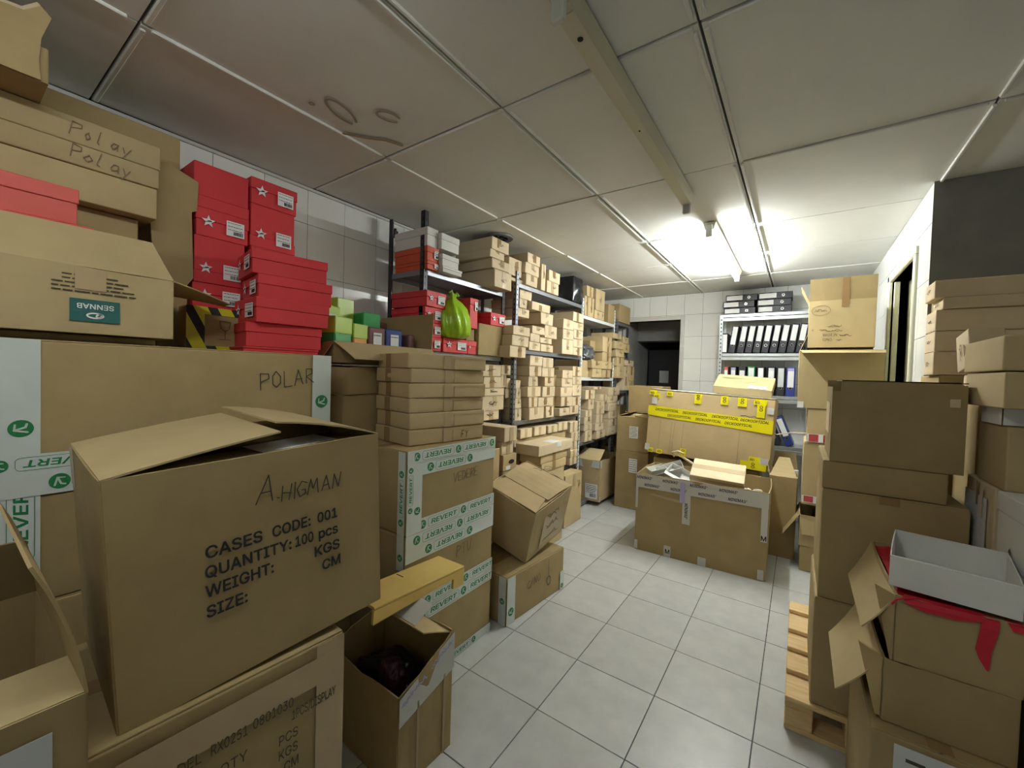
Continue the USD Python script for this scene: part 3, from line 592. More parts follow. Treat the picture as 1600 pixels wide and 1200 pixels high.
struct('trim_1', chbox(X0, X0 + .012, Y0, Y1, CE - .022, CE - .004, .003), 'wall_paint', 'thin painted strip where left wall meets ceiling', 'trim')
# back doorway: frame and the dark passage behind it
d1 = thing('door_1', 'dark open doorway with a pale frame in the back wall', 'doorway', kind='structure')
for a, b, c, e in ((DX1, DX1 + .05, 0, DZ + .05), (DX0 - .05, DX0, 0, DZ + .05), (DX0, DX1, DZ, DZ + .05)):
    obj('door_frame', chbox(a, b, Y1 - .022, Y1 + .10, c, e, .005), 'wall_paint', d1)
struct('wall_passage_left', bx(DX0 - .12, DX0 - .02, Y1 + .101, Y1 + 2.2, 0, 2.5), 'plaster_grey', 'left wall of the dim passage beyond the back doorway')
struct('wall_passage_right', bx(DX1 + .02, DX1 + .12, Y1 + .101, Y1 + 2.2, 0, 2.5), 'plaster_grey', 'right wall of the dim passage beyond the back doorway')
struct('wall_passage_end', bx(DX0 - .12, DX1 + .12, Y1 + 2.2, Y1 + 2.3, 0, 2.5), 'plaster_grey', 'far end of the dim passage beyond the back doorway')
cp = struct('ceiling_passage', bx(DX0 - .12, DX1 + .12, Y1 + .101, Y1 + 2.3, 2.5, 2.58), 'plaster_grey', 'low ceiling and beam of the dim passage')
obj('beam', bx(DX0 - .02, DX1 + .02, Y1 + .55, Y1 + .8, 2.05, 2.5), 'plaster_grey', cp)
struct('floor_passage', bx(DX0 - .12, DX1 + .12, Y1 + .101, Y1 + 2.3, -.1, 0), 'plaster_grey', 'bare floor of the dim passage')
cab = thing('dark_cabinet', 'dark cupboard with two paper notices inside the doorway', 'cabinet', (-1.70, Y1 + 1.0, 0))
obj('body', chbox(-.30, .36, 0, .5, 0, 1.95, .01), 'binder_black', cab)
for z in (1.43, 1.16): obj('paper_notice', bx(-.12, .02, -.003, 0, z, z + .19), 'paper_grey', cab)
# right doorway: cream frame, jamb and closed leaf in a deep reveal
d2 = thing('door_2', 'cream doorway with a deep painted reveal in the right wall', 'doorway', kind='structure')
for a, b, c, e in ((OY0 - .0, OY0 + .04, 0, OZ), (OY1, OY1 + .06, 0, OZ + .05), (OY0 - .0, OY1 + .06, OZ, OZ + .05)):
    obj('door_frame', chbox(RX - .018, RX + .10, a, b, c, e, .006), 'cream_paint', d2)
obj('jamb', bx(RX + .10, RX + .55, OY1, OY1 + .06, 0, OZ + .04), 'cream_paint', d2)
obj('jamb_bead', chbox(RX + .012, RX + .045, OY1 - .022, OY1, 0, OZ, .004), 'cream_paint', d2)
obj('reveal', bx(RX + .10, RX + .55, OY0 - .02, OY0, 0, OZ + .04), 'cream_paint', d2); obj('soffit', bx(RX + .10, RX + .55, OY0, OY1, OZ, OZ + .04), 'cream_paint', d2)
obj('door_leaf', bx(RX + .15, RX + .19, OY0, OY1, 0, OZ), 'cream_paint', d2)

# ------------------------------------------------------------------ ceiling lamps and vent
def batten(label, x, y0, y1, lit, name='fluorescent_lamp', tube_mat=None, group=None):
    L = y1 - y0; t = thing(name, label, 'ceiling lamp', (x, (y0 + y1) / 2, CE - .008), group=group)
    b = [(-.04, 0), (.04, 0), (.026, -.052), (-.026, -.052)]
    v = [(px, sy * L / 2, pz) for sy in (-1, 1) for px, pz in b]
    obj('housing', hexa([v[3], v[2], v[6], v[7]], [v[0], v[1], v[5], v[4]]), 'lamp_body', t)
    for s in (-1, 1):
        h = obj('tube_holder', chbox(-.021, .021, s * L / 2 - .02, s * L / 2 + .004, -.104, -.02, .005), 'lamp_cap', t)
    if not lit:
        obj('cover_plate', chbox(-.027, .027, -L / 2 + .03, -L / 2 + .52, -.055, -.051, .001), 'lamp_body', t)
        obj('screw_hole', move(tr(trimesh.creation.cylinder(.009, .003, sections=14)), (0, -L / 2 + .13, -.0555)), 'dark_hole', t); obj('screw_hole', move(tr(trimesh.creation.cylinder(.004, .003, sections=10)), (0, -L / 2 + .70, -.0525)), 'dark_hole', t)
    else:
        c = tr(trimesh.creation.cylinder(.013, L - .05, sections=16)); obj('tube', move(c, (0, 0, -.086), rot('x', 90)), tube_mat or 'tube_light', t, smooth=40)
    return t
batten('unlit cream fluorescent batten without a tube, nearest on the ceiling', -.595, 1.03, 2.62, False)
batten('lit white fluorescent tube glowing over the far aisle', -.555, 3.12, 4.66, True)
batten('lit tube lamp of the same row behind the viewer', -.635, -1.05, .48, True, tube_mat='tube_light_weak')
vt = thing('ceiling_vent', 'round grey extractor vent set in a dirty ceiling panel', 'vent', (-2.03, 2.65, CE - .004))
def annulus(r0, r1, z0, z1, n=28):
    return extr(Polygon([(r1 * math.cos(a), r1 * math.sin(a)) for a in np.linspace(0, 2 * math.pi, n, endpoint=False)], [[(r0 * math.cos(a), r0 * math.sin(a)) for a in np.linspace(0, 2 * math.pi, n, endpoint=False)]]), z1 - z0)
obj('vent_ring', move(annulus(.075, .115, 0, .012), (0, 0, -.014)), 'grey_metal', vt); obj('vent_backing', move(tr(trimesh.creation.cylinder(.08, .004, sections=24)), (0, 0, -.004)), 'dark_hole', vt)
for k in range(6): obj('vane', move(bx(.012, .075, -.009, .009, -.012, -.008), (0, 0, 0), rot('z', 60 * k)), 'grey_metal', vt)
obj('vent_hub', move(tr(trimesh.creation.cylinder(.022, .01, sections=16)), (0, 0, -.010)), 'black_metal', vt)
dv = thing('door_closer', 'small black bracket high on the left wall by the rack', 'bracket', (X0, 1.99, 2.50)); obj('bracket', chbox(0, .03, -.018, .018, -.025, .025, .004), 'black_metal', dv); obj('pin', chbox(.006, .022, -.008, .008, .02, .045, .003), 'black_metal', dv)

# ------------------------------------------------------------------ racks
def rack(label, xf, depth, y0, y1, zt, shelves, mats, postm):
    """A slotted-angle rack along the left wall: four posts with slot holes, trays with a front lip."""
    t = thing('shelving_rack', label, 'rack', (xf, (y0 + y1) / 2, 0)); L = y1 - y0
    for sx in (0, 1):
        for sy in (-1, 1):
            px = -.036 if sx == 0 else -depth; py = sy * L / 2
            a = bx(px, px + .036, min(py, py - sy * .003), max(py, py - sy * .003), 0, zt)
            fx = 0 if sx == 0 else -depth
            b = bx(min(fx, fx - .003 + .006 * sx), max(fx, fx - .003 + .006 * sx), min(py, py - sy * .036), max(py, py - sy * .036), 0, zt)
            p = obj('post', cat(a, b), postm[(sx, sy)], t)
            if sx == 0:
                hs = []; z = .06
                while z < zt - .03:
                    yc = py - sy * .018; hs.append(bx(-.0005, .0006, yc - .005, yc + .005, z, z + .012)); hs.append(bx(px + .014, px + .024, min(py, py + sy * .0008), max(py, py + sy * .0008), z, z + .016)); z += .042
                tag(obj('slot_holes', cat(*hs), 'dark_hole', p), kind='stuff')
    for z, m in zip(shelves, mats):
        lip = .036; s = obj('shelf', cat(bx(-depth + .004, -.002, -L / 2 + .004, L / 2 - .004, z - .003, z), bx(-depth + .004, -depth + .007, -L / 2 + .004, L / 2 - .004, z - lip, z - .003), bx(-depth + .004, -.002, -L / 2 + .004, -L / 2 + .006, z - lip, z - .003), bx(-depth + .004, -.002, L / 2 - .006, L / 2 - .004, z - lip, z - .003)), m, t)
        obj('front_lip', cat(chbox(-.004, 0.001, -L / 2 + .037, L / 2 - .037, z - lip, z + .0005, .0012), bx(-.012, -.002, -L / 2 + .01, L / 2 - .01, z - lip, z - lip + .003)), m, s)
    return t
allp = lambda m, **k: {(a, b): m for a in (0, 1) for b in (-1, 1)}
pA = allp('black_metal'); pB = allp('grey_metal'); pC = allp('white_metal'); pC[(0, -1)] = 'white_metal'
S = SHELF
rack('black slotted-post shelving rack nearest the camera, red shoe boxes on it', -2.06, .36, 1.885, 2.80, 2.56, [.12, .62, S['A3'], S['A2'], S['A1']], ['black_metal', 'black_metal', 'black_metal', 'grey_metal', 'grey_metal'], pA)
rack('grey shelving rack second from camera, packed with pale shoe cartons', -1.97, .38, 2.835, 4.115, 2.36, [.10, .55, S['B3'], S['B2'], S['B1']], ['black_metal', 'black_metal', 'grey_metal', 'grey_metal', 'grey_metal'], pB)
rack('white-edged shelving rack third from camera with a white beam', -1.99, .38, 4.15, 5.135, 2.36, [S['C4'], S['C3'], S['C2'], S['C1']], ['grey_metal', 'grey_metal', 'white_metal', 'white_metal'], pC)
rack('shelving rack at the far end beside the dark doorway', -1.97, .38, 5.16, 5.615, 2.25, [.12, S['D4'], S['D3'], S['D2'], S['D1']], ['grey_metal'] * 5, pB)

# ------------------------------------------------------------------ small boxes on the racks
for kind, xf, y0, y1, z0, z1, dep, mat, feat, label, shelf in SMALL:
    w, d, h = dep, y1 - y0, z1 - z0; sd = hash_(label); r = np.random.default_rng(sd)
    grp = {'A': 'boxes on the first rack', 'B': 'boxes on the second rack', 'C': 'boxes on the third rack', 'D': 'boxes on the fourth rack'}[shelf[0]]
    if kind == 'shoe':
        shoe_box(label, xf - w, xf, y0, y1, z0, z1, {'white': 'white_card', 'orange': 'orange_card'}[mat], group=grp, star=False, lab='lab' in feat)
        if 'mark' in feat and 'lowest' in label:
            pass
        continue
    t = thing('cardboard_box', label, 'box', (xf - w / 2, (y0 + y1) / 2, z0), float(r.uniform(-1.6, 1.6)), group=grp)
    obj('body', chbox(-w / 2, w / 2, -d / 2, d / 2, 0, h, .003, .003, r), mat, t)
    fr = frame('+x', w, d, h)
    if 'tape' in feat:
        c = d * r.uniform(.38, .62); tw = min(.05, d * .25); v0 = 0 if r.random() < .5 else h * r.uniform(.15, .45)
        obj('tape', cat(onface(strip(c - tw / 2, c + tw / 2, max(v0, .004), h - .004), fr, lift=.0012), bx(-w * .1, w / 2 - .006, c - tw / 2 - d / 2, c + tw / 2 - d / 2, h, h + .0006)), 'tape_pale' if r.random() < .6 else 'tape_clear', t)
    if 'mark2' in feat: obj('handwriting', onface(scribble(d * .38, h * .26, .004, sd % 999, 10), fr, d * .3, h * .42, .0025), 'marker', t)
    elif 'mark' in feat and r.random() < .75:
        obj('handwriting', onface(scribble(d * .3, h * .3, .003, sd % 999, 8), fr, d * r.uniform(.25, .5), h * r.uniform(.3, .5), .0025), 'marker_faint', t)
    obj('end_flap_seam', onface(cat(strip(.006, d - .006, h - .0065, h - .0045, .0004)), fr, lift=.0012), 'pencil_pale', t)

# ------------------------------------------------------------------ left side, front: big cartons
# carton under the lettered one
t, (w, d, h) = closed('cardboard_box', 'large brown carton under the lettered box, faded stencilled lines on its front', -1.375, -.955, .140, .632, 0, .825, yaw=-3, mat='kraft', bulge=.008)
fr = frame('+x', w, d, h)
for s, u, v, g, wd in (('MODEL', .110, .706, .022, .075), ('RX0251', .201, .706, .022, .066), ('0801030', .278, .709, .022, .084), ('1PCS/DISPLAY', .360, .676, .022, .106), ('PCS', .332, .633, .022, .042), ('KGS', .332, .598, .022, .042), ('CM', .344, .563, .022, .032), ('QTY', .217, .652, .022, .050)):
    ptext(t, fr, s, u, v, g, 'print_brown', wd, 0, .010)
obj('tape', onface(strip(.06, d - .03, h - .10, h - .035), fr, lift=.009), 'tape_pale', t); obj('tape', onface(strip(d - .075, d - .004, .30, h - .004), fr, lift=.0085), 'tape_pale', t)
# the lettered box
w, d, h = .42, .546, .475
c = np.array([-1.17, .466, 1.078]); Rm = rot('z', -3.4) @ rot('x', 3.3) @ rot('y', 1.4)
b = c - Rm @ np.array([0, 0, h / 2])
t = thing('open_carton', 'big brown open carton with stencilled case code and marker writing, front left', 'box', b, -3.4, 3.3, 1.4)
obj('body', open_body(w, d, h, .006, .0012, 5), 'kraft', t)
flap(t, '-y', w, d, h, -80, .30, 'tan', .012, bend=-4); flap(t, '+y', w, d, h, -68, .255, 'tan', .03, bend=-14)
flap(t, '-x', w, d, h, -97, .19, 'kraft', .02); flap(t, '+x', w, d, h - .004, -97, .17, 'kraft', .02)
p = obj('paper_label', move(bx(-.05, .05, -.09, .09, 0, .001), (.125, .08, h - .006), rot('z', 6)), 'paper', t)
fr = frame('+x', w, d, h)
L = .0035
for s_, u, v, wd, hh in (('CASES', .143, .281, .105, .024), ('CODE:', .268, .281, .085, .024), ('001', .370, .281, .050, .024), ('QUANTITY:', .141, .240, .167, .024), ('100', .317, .240, .042, .024), ('pcs', .372, .240, .049, .024), ('WEIGHT:', .140, .200, .128, .024), ('KGS', .361, .198, .064, .024), ('SIZE:', .140, .157, .074, .024), ('CM', .379, .157, .047, .024)):
    ptext(t, fr, s_, u, v, hh, 'print_black', wd, 0, L, True)
phand(t, fr, 'A.', .238, .366, .058, 'marker', .0022, 0, L, 4); phand(t, fr, 'HIGMAN', .288, .358, .036, 'marker', .0022, 0, L, 5)
obj('tape', bx(-.20, -.14, -d / 2 - .002, -d / 2 - .001, h - .09, h), 'tape_pale', t)
# the open box in the lower left corner
w, d, h = .44, .62, .566; bxx, byy, bz = -.80 - w / 2, .13 - d / 2, .47
t = thing('open_carton', 'open carton with a dark inside and white front label, lower left corner', 'box', (bxx, byy, bz), 0)
obj('body', open_body(w, d, h, .006, .004, 8), 'kraft', t)
flap(t, '+x', w, d, h, -84, .12, 'tan', .0, bend=-10); flap(t, '+y', w, d, h, -4, .20, 'kraft', .01, bend=-18); flap(t, '-x', w, d, h, -15, .12, 'kraft', .02)
address_label(t, frame('+x', w, d, h), d - .33, d - .035, h - .30, h - .03, .006, 4, 'paper_grey', 'print_black', 3, False)
closed('cardboard_box', 'plain carton hidden under the open corner box', -1.38, -.94, -.50, .02, 0, .468)
# bottle-dark wrap between carton stacks

# green-taped carton column with POLAR on the top box
PX0, PX1, PY0, PY1 = -2.20, -1.705, .045, 1.03
zz = [0, .41, .825, 1.192, 1.556]
names = ['lowest carton of the green-taped column at far left', 'second carton from the floor in the green-taped column at left', 'third carton of the green-taped column, a dark gap under it', 'long brown carton lettered POLAR with a green-printed tape at each end']
for k in range(4):
    t, (w, d, h) = closed('cardboard_box', names[k], PX0, PX1, PY0, PY1, zz[k], zz[k + 1], mat='kraft', n=9, bulge=.008, seamax='y')
    fr = frame('+x', w, d, h)
    if k >= 2:
        revert_tape(t, fr, .065, .135, .002, h - .002, vertical=True, phase=.1 * k)
        if k == 3:
            revert_tape(t, fr, d - .085, d - .002, .002, h - .002, vertical=True, phase=.35, lift=.006); phand(t, fr, 'POLAR', .690, .215, .062, 'marker', .0034, 8, .009, 9)
            revert_tape(t, fr, .0, d, .0, .05, phase=.2, flip=True, lift=.0066)
        else: revert_tape(t, fr, .0, d, h - .065, h, phase=.5, flip=True, lift=.0066)
# box with the teal label, on a flat piece
closed('flat_carton', 'folded flat carton under the teal-labelled box', -2.10, -1.76, .10, .44, 1.557, 1.578, lid=False, bulge=0)
t = thing('open_carton', 'tan carton lying upside down with a teal label, on the long carton', 'box', (-1.875, .20, 1.580), 0)
w, d, h = .35, .54, .19
obj('body', open_body(w, d, h, .006, .003, 12), 'tan', t)
flap(t, '+x', w, d, h, -26, .13, 'tan', .045, bend=8); flap(t, '+y', w, d, h, 95, .22, 'kraft', .14, bend=6); flap(t, '-x', w, d, h, -75, .14, 'tan', .02)
fr = frame('+x', w, d, h); u0 = .303
l = obj('teal_label', onface(strip(u0, u0 + .105, .034, .098), fr, lift=.004), 'teal', t)
obj('print', onface(cat(move(text('SENNAB', .014, .078, True), (u0 + .092, .085, 0), rot('z', 180)), move(extr(ring_poly(0, 0, .017, .007, .0, .0022)), (u0 + .052, .052, 0)), move(extr(ring_poly(.008, 0, .006, .004, .5, .002)), (u0 + .052, .052, 0))), fr, lift=.005), 'paper', l)
ls = []
rr = np.random.default_rng(2)
for k in range(5):
    x = u0 - .035 + (.02 if k > 2 else 0)
    while x < u0 + .13 - .01 * k: q = rr.uniform(.012, .035); ls.append(strip(x, x + q, .116 + k * .0115, .120 + k * .0115)); x += q + .004
obj('print', onface(cat(*ls), fr, lift=.004), 'print_brown', t)
obj('tape', onface(strip(u0 + .01, u0 + .075, .125, h - .002), fr, lift=.0046), 'tape_pale', t)
# salmon shoe boxes behind it, on a support carton
closed('cardboard_box', 'plain carton behind the teal-labelled box, holding up the salmon boxes', -2.19, -2.06, .02, .46, 1.557, 2.035, lid=False)
shoe_box('upper salmon-red shoe box at the left edge, plain sided', -1.985, -1.79, -.10, .265, 1.9055, 2.01, 'salmon_card', star=False, lab=False, group='salmon shoe boxes')
t = shoe_box('lower salmon-red shoe box at the left edge with a white slip', -1.985, -1.785, -.10, .298, 1.772, 1.905, 'salmon_card', star=False, lab=False, group='salmon shoe boxes')
obj('paper_slip', bx(.098, .1016, .06, .16, .108, .118), 'paper', t)
# tall carton against the wall with a hanging flap; three flat boxes in front of it
t, (w, d, h) = closed('cardboard_box', 'tall brown carton against the left wall behind the flat boxes', -2.49, -2.20, -.10, .625, 1.557, 2.455, mat='kraft', lid=False)
t = thing('cardboard_sheet', 'creased brown cardboard panel standing beside the red box tower', 'cardboard sheet', (-2.085, .57, 1.557), 4)
sh = Polygon([(-.05, .2), (-.09, .72), (-.02, .735), (.085, .70), (.08, .58), (.062, .57), (.07, .3), (.05, .27), (.045, 0), (-.05, 0)])
obj('sheet', (lambda m: (m[0][:, [2, 0, 1]], m[1]))(extr(sh, .006)), 'kraft', t)
for k, (za, zb, y1, dx) in enumerate(((2.037, 2.15, .500, -.10), (2.1515, 2.222, .505, -.098), (2.2235, 2.31, .51, -.104))):
    nm = ['lowest of three long flat boxes at upper left, dented', 'middle long flat box at upper left with a faint marker word', 'top long flat box at upper left with a faint marker word'][k]
    t, (w, d, h) = closed('flat_carton', nm, -2.19, -1.90 + dx, -.25, y1, za, zb, mat='tan', group='long flat boxes at upper left', bulge=.003, lid=False)
    if k: phand(t, frame('+x', w, d, h), 'Polay', .52, h * .28, .045, 'marker_faint', .0026, -4, .0045, 20 + k)
# big carton whose torn flap hangs into the top left corner
t = thing('open_carton', 'carton with a torn flap at the top left corner', 'box', (-2.02, -.02, 2.312), 0)
w, d, h = .34, .46, .10
obj('body', open_body(w, d, h, .005, .003, 3), 'kraft', t)
sh = Polygon([(-.30, 0), (-.26, .12), (-.16, .16), (.0, .18), (.03, .215), (.055, .19), (.035, .12), (.03, .05), (.035, 0)])
obj('torn_flap', move((lambda m: (m[0][:, [2, 0, 1]], m[1]))(extr(sh, .005)), (w / 2 + .004, d / 2 - .05, -.0)), 'kraft', t)
edge = [(.0, y, z) for y, z in ((-.26, .12), (-.20, .148), (-.16, .16), (-.08, .168), (.0, .18), (.03, .213))]
obj('torn_edge', move(tube(edge, .0055, 5), (w / 2 + .0065, d / 2 - .05, 0)), 'buff', t)
# carton behind the red tower that carries the hazard-taped box
t, (w, d, h) = closed('cardboard_box', 'small box bound with yellow and black hazard tape under the red tower', -2.19, -1.995, .59, .79, 1.557, 1.735, mat='kraft', lid=False, bulge=.001)
fr = frame('+x', w, d, h)
for (u0, u1, v0, v1) in ((.0, .062, .0, h), (.062, d, h - .03, h), (.062, d, 0, .02)):
    tp = obj('hazard_tape', onface(strip(u0, u1, v0, v1), fr, lift=.002), 'hazard_yellow', t)
    band = [Polygon([(a, -.3), (a + .035, -.3), (a - .265, .3), (a - .30, .3)]) for a in np.arange(-.2, .8, .085)]
    sp = unary_union(band).intersection(sbox(u0, v0, u1, v1))
    for g_ in getattr(sp, 'geoms', [sp]):
        if not g_.is_empty and g_.area > 1e-5: obj('stripe', onface(extr(g_), fr, lift=.0028), 'print_black', tp)
g = unary_union([LineString([(.115, .05), (.155, .05)]), LineString([(.135, .05), (.135, .085)]), LineString([(.115, .125), (.12, .095), (.135, .085), (.15, .095), (.155, .125), (.115, .125)])]).buffer(.0016)
obj('print', onface(extr(g), fr, lift=.0028), 'marker_faint', t)
closed('cardboard_box', 'plain box next to the hazard-taped one, below the red tower', -2.19, -2.0, .8, 1.10, 1.557, 1.735, lid=False, bulge=.001)
closed('cardboard_box', 'plain filler box behind the hazard-taped one, against the wall', -2.49, -2.205, .63, 1.10, 1.557, 1.735, lid=False, bulge=.001)
# red shoe-box tower: two columns
rt = 'red shoe boxes in the tower by the wall'
for lab_, y0, y1, z0, z1, kw in (
    ('red box with a white star, lowest seen in the left column of the tower', .640, .838, 1.736, 1.848, {}),
    ('tall red box, its star near the bottom, third in the left column', .642, .838, 1.849, 2.045, dict(lowstar=True, inv=True)),
    ('red box with star and label, second from top in the left column', .648, .850, 2.046, 2.163, {}),
    ('tall plain red box topping the left column of the tower', .640, .852, 2.164, 2.352, dict(star=False, lab=False, inv=True)),
    ('red box mostly hidden behind the tilted red stack, right column', .858, 1.060, 1.736, 1.848, {}),
    ('hidden red box in the right column above the lowest', .858, 1.060, 1.849, 2.055, dict(lowstar=True, inv=True)),
    ('tall red box with its star low, second in the right column', .858, 1.062, 2.056, 2.252, dict(lowstar=True, inv=True)),
    ('topmost red box of the right column, star and label at the top', .858, 1.070, 2.253, 2.372, {})):
    shoe_box(lab_, -2.42, -2.09 + rng.uniform(-.006, .004), y0, y1, z0, z1, group=rt, name='red_shoe_box', lidh=.42, **kw)
# tilted stack of red shoe boxes in front
rs4 = 'red shoe boxes in the offset front stack'
q = 1.557
for lab_, cx, cy, yw, hh, st in (('slim red box squeezed at the bottom of the front stack', -1.925, .885, -6, .022, False), ('lowest full red box in the front stack, no label', -1.925, .90, -8, .098, False), ('third red box from the top of the front stack', -1.90, .915, -4, .100, True), ('second red box from the top of the front stack', -1.92, .945, -9, .100, True), ('topmost red box of the front stack', -1.925, .925, -10, .098, True)):
    L_ = .30; W_ = .245
    shoe_box(lab_, cx - W_ / 2, cx + W_ / 2, cy - L_ / 2, cy + L_ / 2, q, q + hh, front='-y', yaw=yw, group=rs4, star=st, lab=st, name='red_shoe_box', lidh=.40); q += hh + .0008

# ------------------------------------------------------------------ behind the stacks: open cartons and colourful packs
closed('cardboard_box', 'plain tall carton under the two opened boxes behind the taped column', -2.30, -1.84, 1.10, 1.60, 0, 1.10)
t = thing('open_carton', 'lower half-open brown carton between the taped columns', 'box', (-2.07, 1.32, 1.101), 12)
obj('body', open_body(.44, .42, .265, .005, .004, 21), 'kraft', t); flap(t, '+x', .44, .42, .265, -84, .2, 'kraft', .01); flap(t, '-x', .44, .42, .265, -88, .2, 'kraft', .01)
t = thing('open_carton', 'upper half-open brown carton with a dark gap between the taped columns', 'box', (-2.07, 1.33, 1.372), 16)
obj('body', open_body(.42, .42, .145, .005, .006, 22, (0, -.01, .0, 0)), 'kraft', t); flap(t, '-x', .42, .42, .145, -93, .18, 'kraft', .03); flap(t, '+y', .42, .42, .143, -92, .16, 'kraft', .03)
t = thing('open_carton', 'wide open carton full of bright packs beside the first rack', 'box', (-2.17, 1.485, 1.530), 0)
w, d, h = .56, .66, .105
obj('body', open_body(w, d, h, .005, .003, 31), 'kraft', t)
flap(t, '+x', w, d, h, 122, .145, 'tan', .045, bend=8); flap(t, '+y', w, d, h, 8, .23, 'kraft', .02); flap(t, '-y', w, d, h, 150, .14, 'kraft', .03)
pk = 'bright packs in the open carton'
def pack(label, mat, x, y, z, sx, sy, sz, yaw=0, pitch=0, roll=0, name='gift_pack', lidmat=None, lab=False):
    t = thing(name, label, 'pack', (x, y, z), yaw, pitch, roll, pk)
    sz += .085
    obj('body', chbox(-sx / 2, sx / 2, -sy / 2, sy / 2, 0, sz, .006), mat, t)
    if lidmat: obj('lid', chbox(-sx / 2 - .002, sx / 2 + .002, -sy / 2 - .002, sy / 2 + .002, sz * .62, sz + .002, .004), lidmat, t)
    if lab: address_label(t, frame('+x', sx, sy, sz), sy * .25, sy * .75, sz * .25, sz * .85, .002, hash_(label), lines=2)
    return t
zb = 1.537
pack('green pack standing at the near front of the carton', 'leaf_green', -1.97, 1.215, zb, .10, .12, .14, 15, lidmat='lime')
pack('lime drum-shaped pack with a white price label', 'lime', -2.16, 1.24, zb, .14, .15, .22, 20, lab=True)
pack('tall lime pack at the back of the carton', 'lime', -2.28, 1.42, zb, .12, .12, .29, 10, lidmat='lime')
pack('green pack right of the tall lime one', 'leaf_green', -2.20, 1.56, zb, .12, .12, .22, -5)
pack('orange and green pack in the middle of the carton', 'pack_orange', -2.02, 1.345, zb, .12, .10, .12, 10, lidmat='lime')
pack('dark maroon pack with a white barcode label', 'pack_maroon', -2.02, 1.462, zb, .12, .11, .115, 0, lab=True)
pack('dark blue pack with a white barcode label', 'pack_blue', -2.02, 1.585, zb, .12, .11, .115, -4, lab=True)
pack('brown lid leaning at the back right of the carton', 'pack_maroon', -2.30, 1.68, zb, .20, .10, .18, -10)
pack('slim brown lid lying across the right of the carton', 'pack_maroon', -2.09, 1.72, zb, .22, .055, .10, 6)
for lab_, mat, x, y, r_ in (('bright pink ball at the right front of the carton', 'pack_pink', -1.965, 1.73, .036), ('small pink ball beside the green pack', 'pack_pink', -1.925, 1.295, .022)):
    t = thing('pink_ball', lab_, 'ball', (x, y, zb + r_), group=pk); m = trimesh.creation.icosphere(3, r_); v = np.array(m.vertices); v *= (1 + .05 * (meshkit.fbm(v * 30, 3) - .5))[:, None]; obj('ball', (v, np.array(m.faces)), mat, t, smooth=True); obj('seam', tube([(r_ * 1.01 * math.cos(a), 0, r_ * 1.01 * math.sin(a)) for a in np.linspace(0, 6.28, 20)], .0012, 4), 'pack_maroon', t)
t = thing('plastic_wrap', 'crumpled clear wrap with yellow bits along the carton front', 'plastic wrap', (-1.95, 1.52, zb)); m = trimesh.creation.icosphere(4, 1.0); v = np.array(m.vertices); v = v * (np.array([.04, .17, .05]) * (1 + .5 * (meshkit.fbm(v * 3, 4) - .5))[:, None]); v[:, 2] = np.maximum(v[:, 2], -.01) + .01; v[:,0]+= .0; obj('wrap', (v, np.array(m.faces)), 'paper_grey', t, smooth=True); obj('scrap', chbox(-.02, .03, -.05, .0, .05, .066, .004), 'lime', t)

# ------------------------------------------------------------------ green-taped column of three beside the aisle, flat boxes on it
VX0, VX1, VY0, VY1 = -1.83, -1.43, 1.238, 1.885
for k, (za, zb_) in enumerate(((0, .372), (.373, .748), (.749, 1.137))):
    nm = ['bottom carton of the taped column by the aisle, on the floor', 'middle carton of the taped column by the aisle, faint marker word', 'top carton of the taped column, framed in green-printed tape'][k]
    t, (w, d, h) = closed('cardboard_box', nm, VX0, VX1, VY0, VY1, za, zb_, mat='kraft', n=8, bulge=.006)
    fr = frame('+x', w, d, h); f2 = frame('-y', w, d, h)
    if k == 2:
        revert_tape(t, fr, .0, d, h - .062, h - .001, flip=True, phase=.12); revert_tape(t, fr, .03, d, h - .122, h - .060, flip=True, phase=.32)
        revert_tape(t, fr, .0, d, .0, .062, phase=.28); revert_tape(t, fr, .035, .09, .01, h - .1, vertical=True, phase=.3, lift=.0062); revert_tape(t, fr, .0, .04, .0, h - .005, vertical=True, phase=.55, lift=.0066)
        revert_tape(t, f2, w - .05, w - .002, .0, h - .005, vertical=True, phase=.2)
        phand(t, fr, 'VEDERE', .30, .19, .046, 'marker_faint', .0032, 2, .007, 31)
    elif k == 1:
        revert_tape(t, fr, .0, d, h - .065, h - .001, flip=True, phase=.15); revert_tape(t, fr, .0, d, h - .128, h - .063, flip=True, phase=.4); revert_tape(t, f2, w - .05, w - .002, h - .16, h, vertical=True, phase=.2)
        revert_tape(t, fr, .0, d, .0, .06, phase=.45); phand(t, fr, 'PTU', .335, .165, .058, 'marker_faint', .0034, 3, .007, 32)
    else:
        revert_tape(t, fr, .0, d, h - .065, h - .001, phase=.3); revert_tape(t, fr, .0, d, .0, .05, phase=.1)
q = 1.138
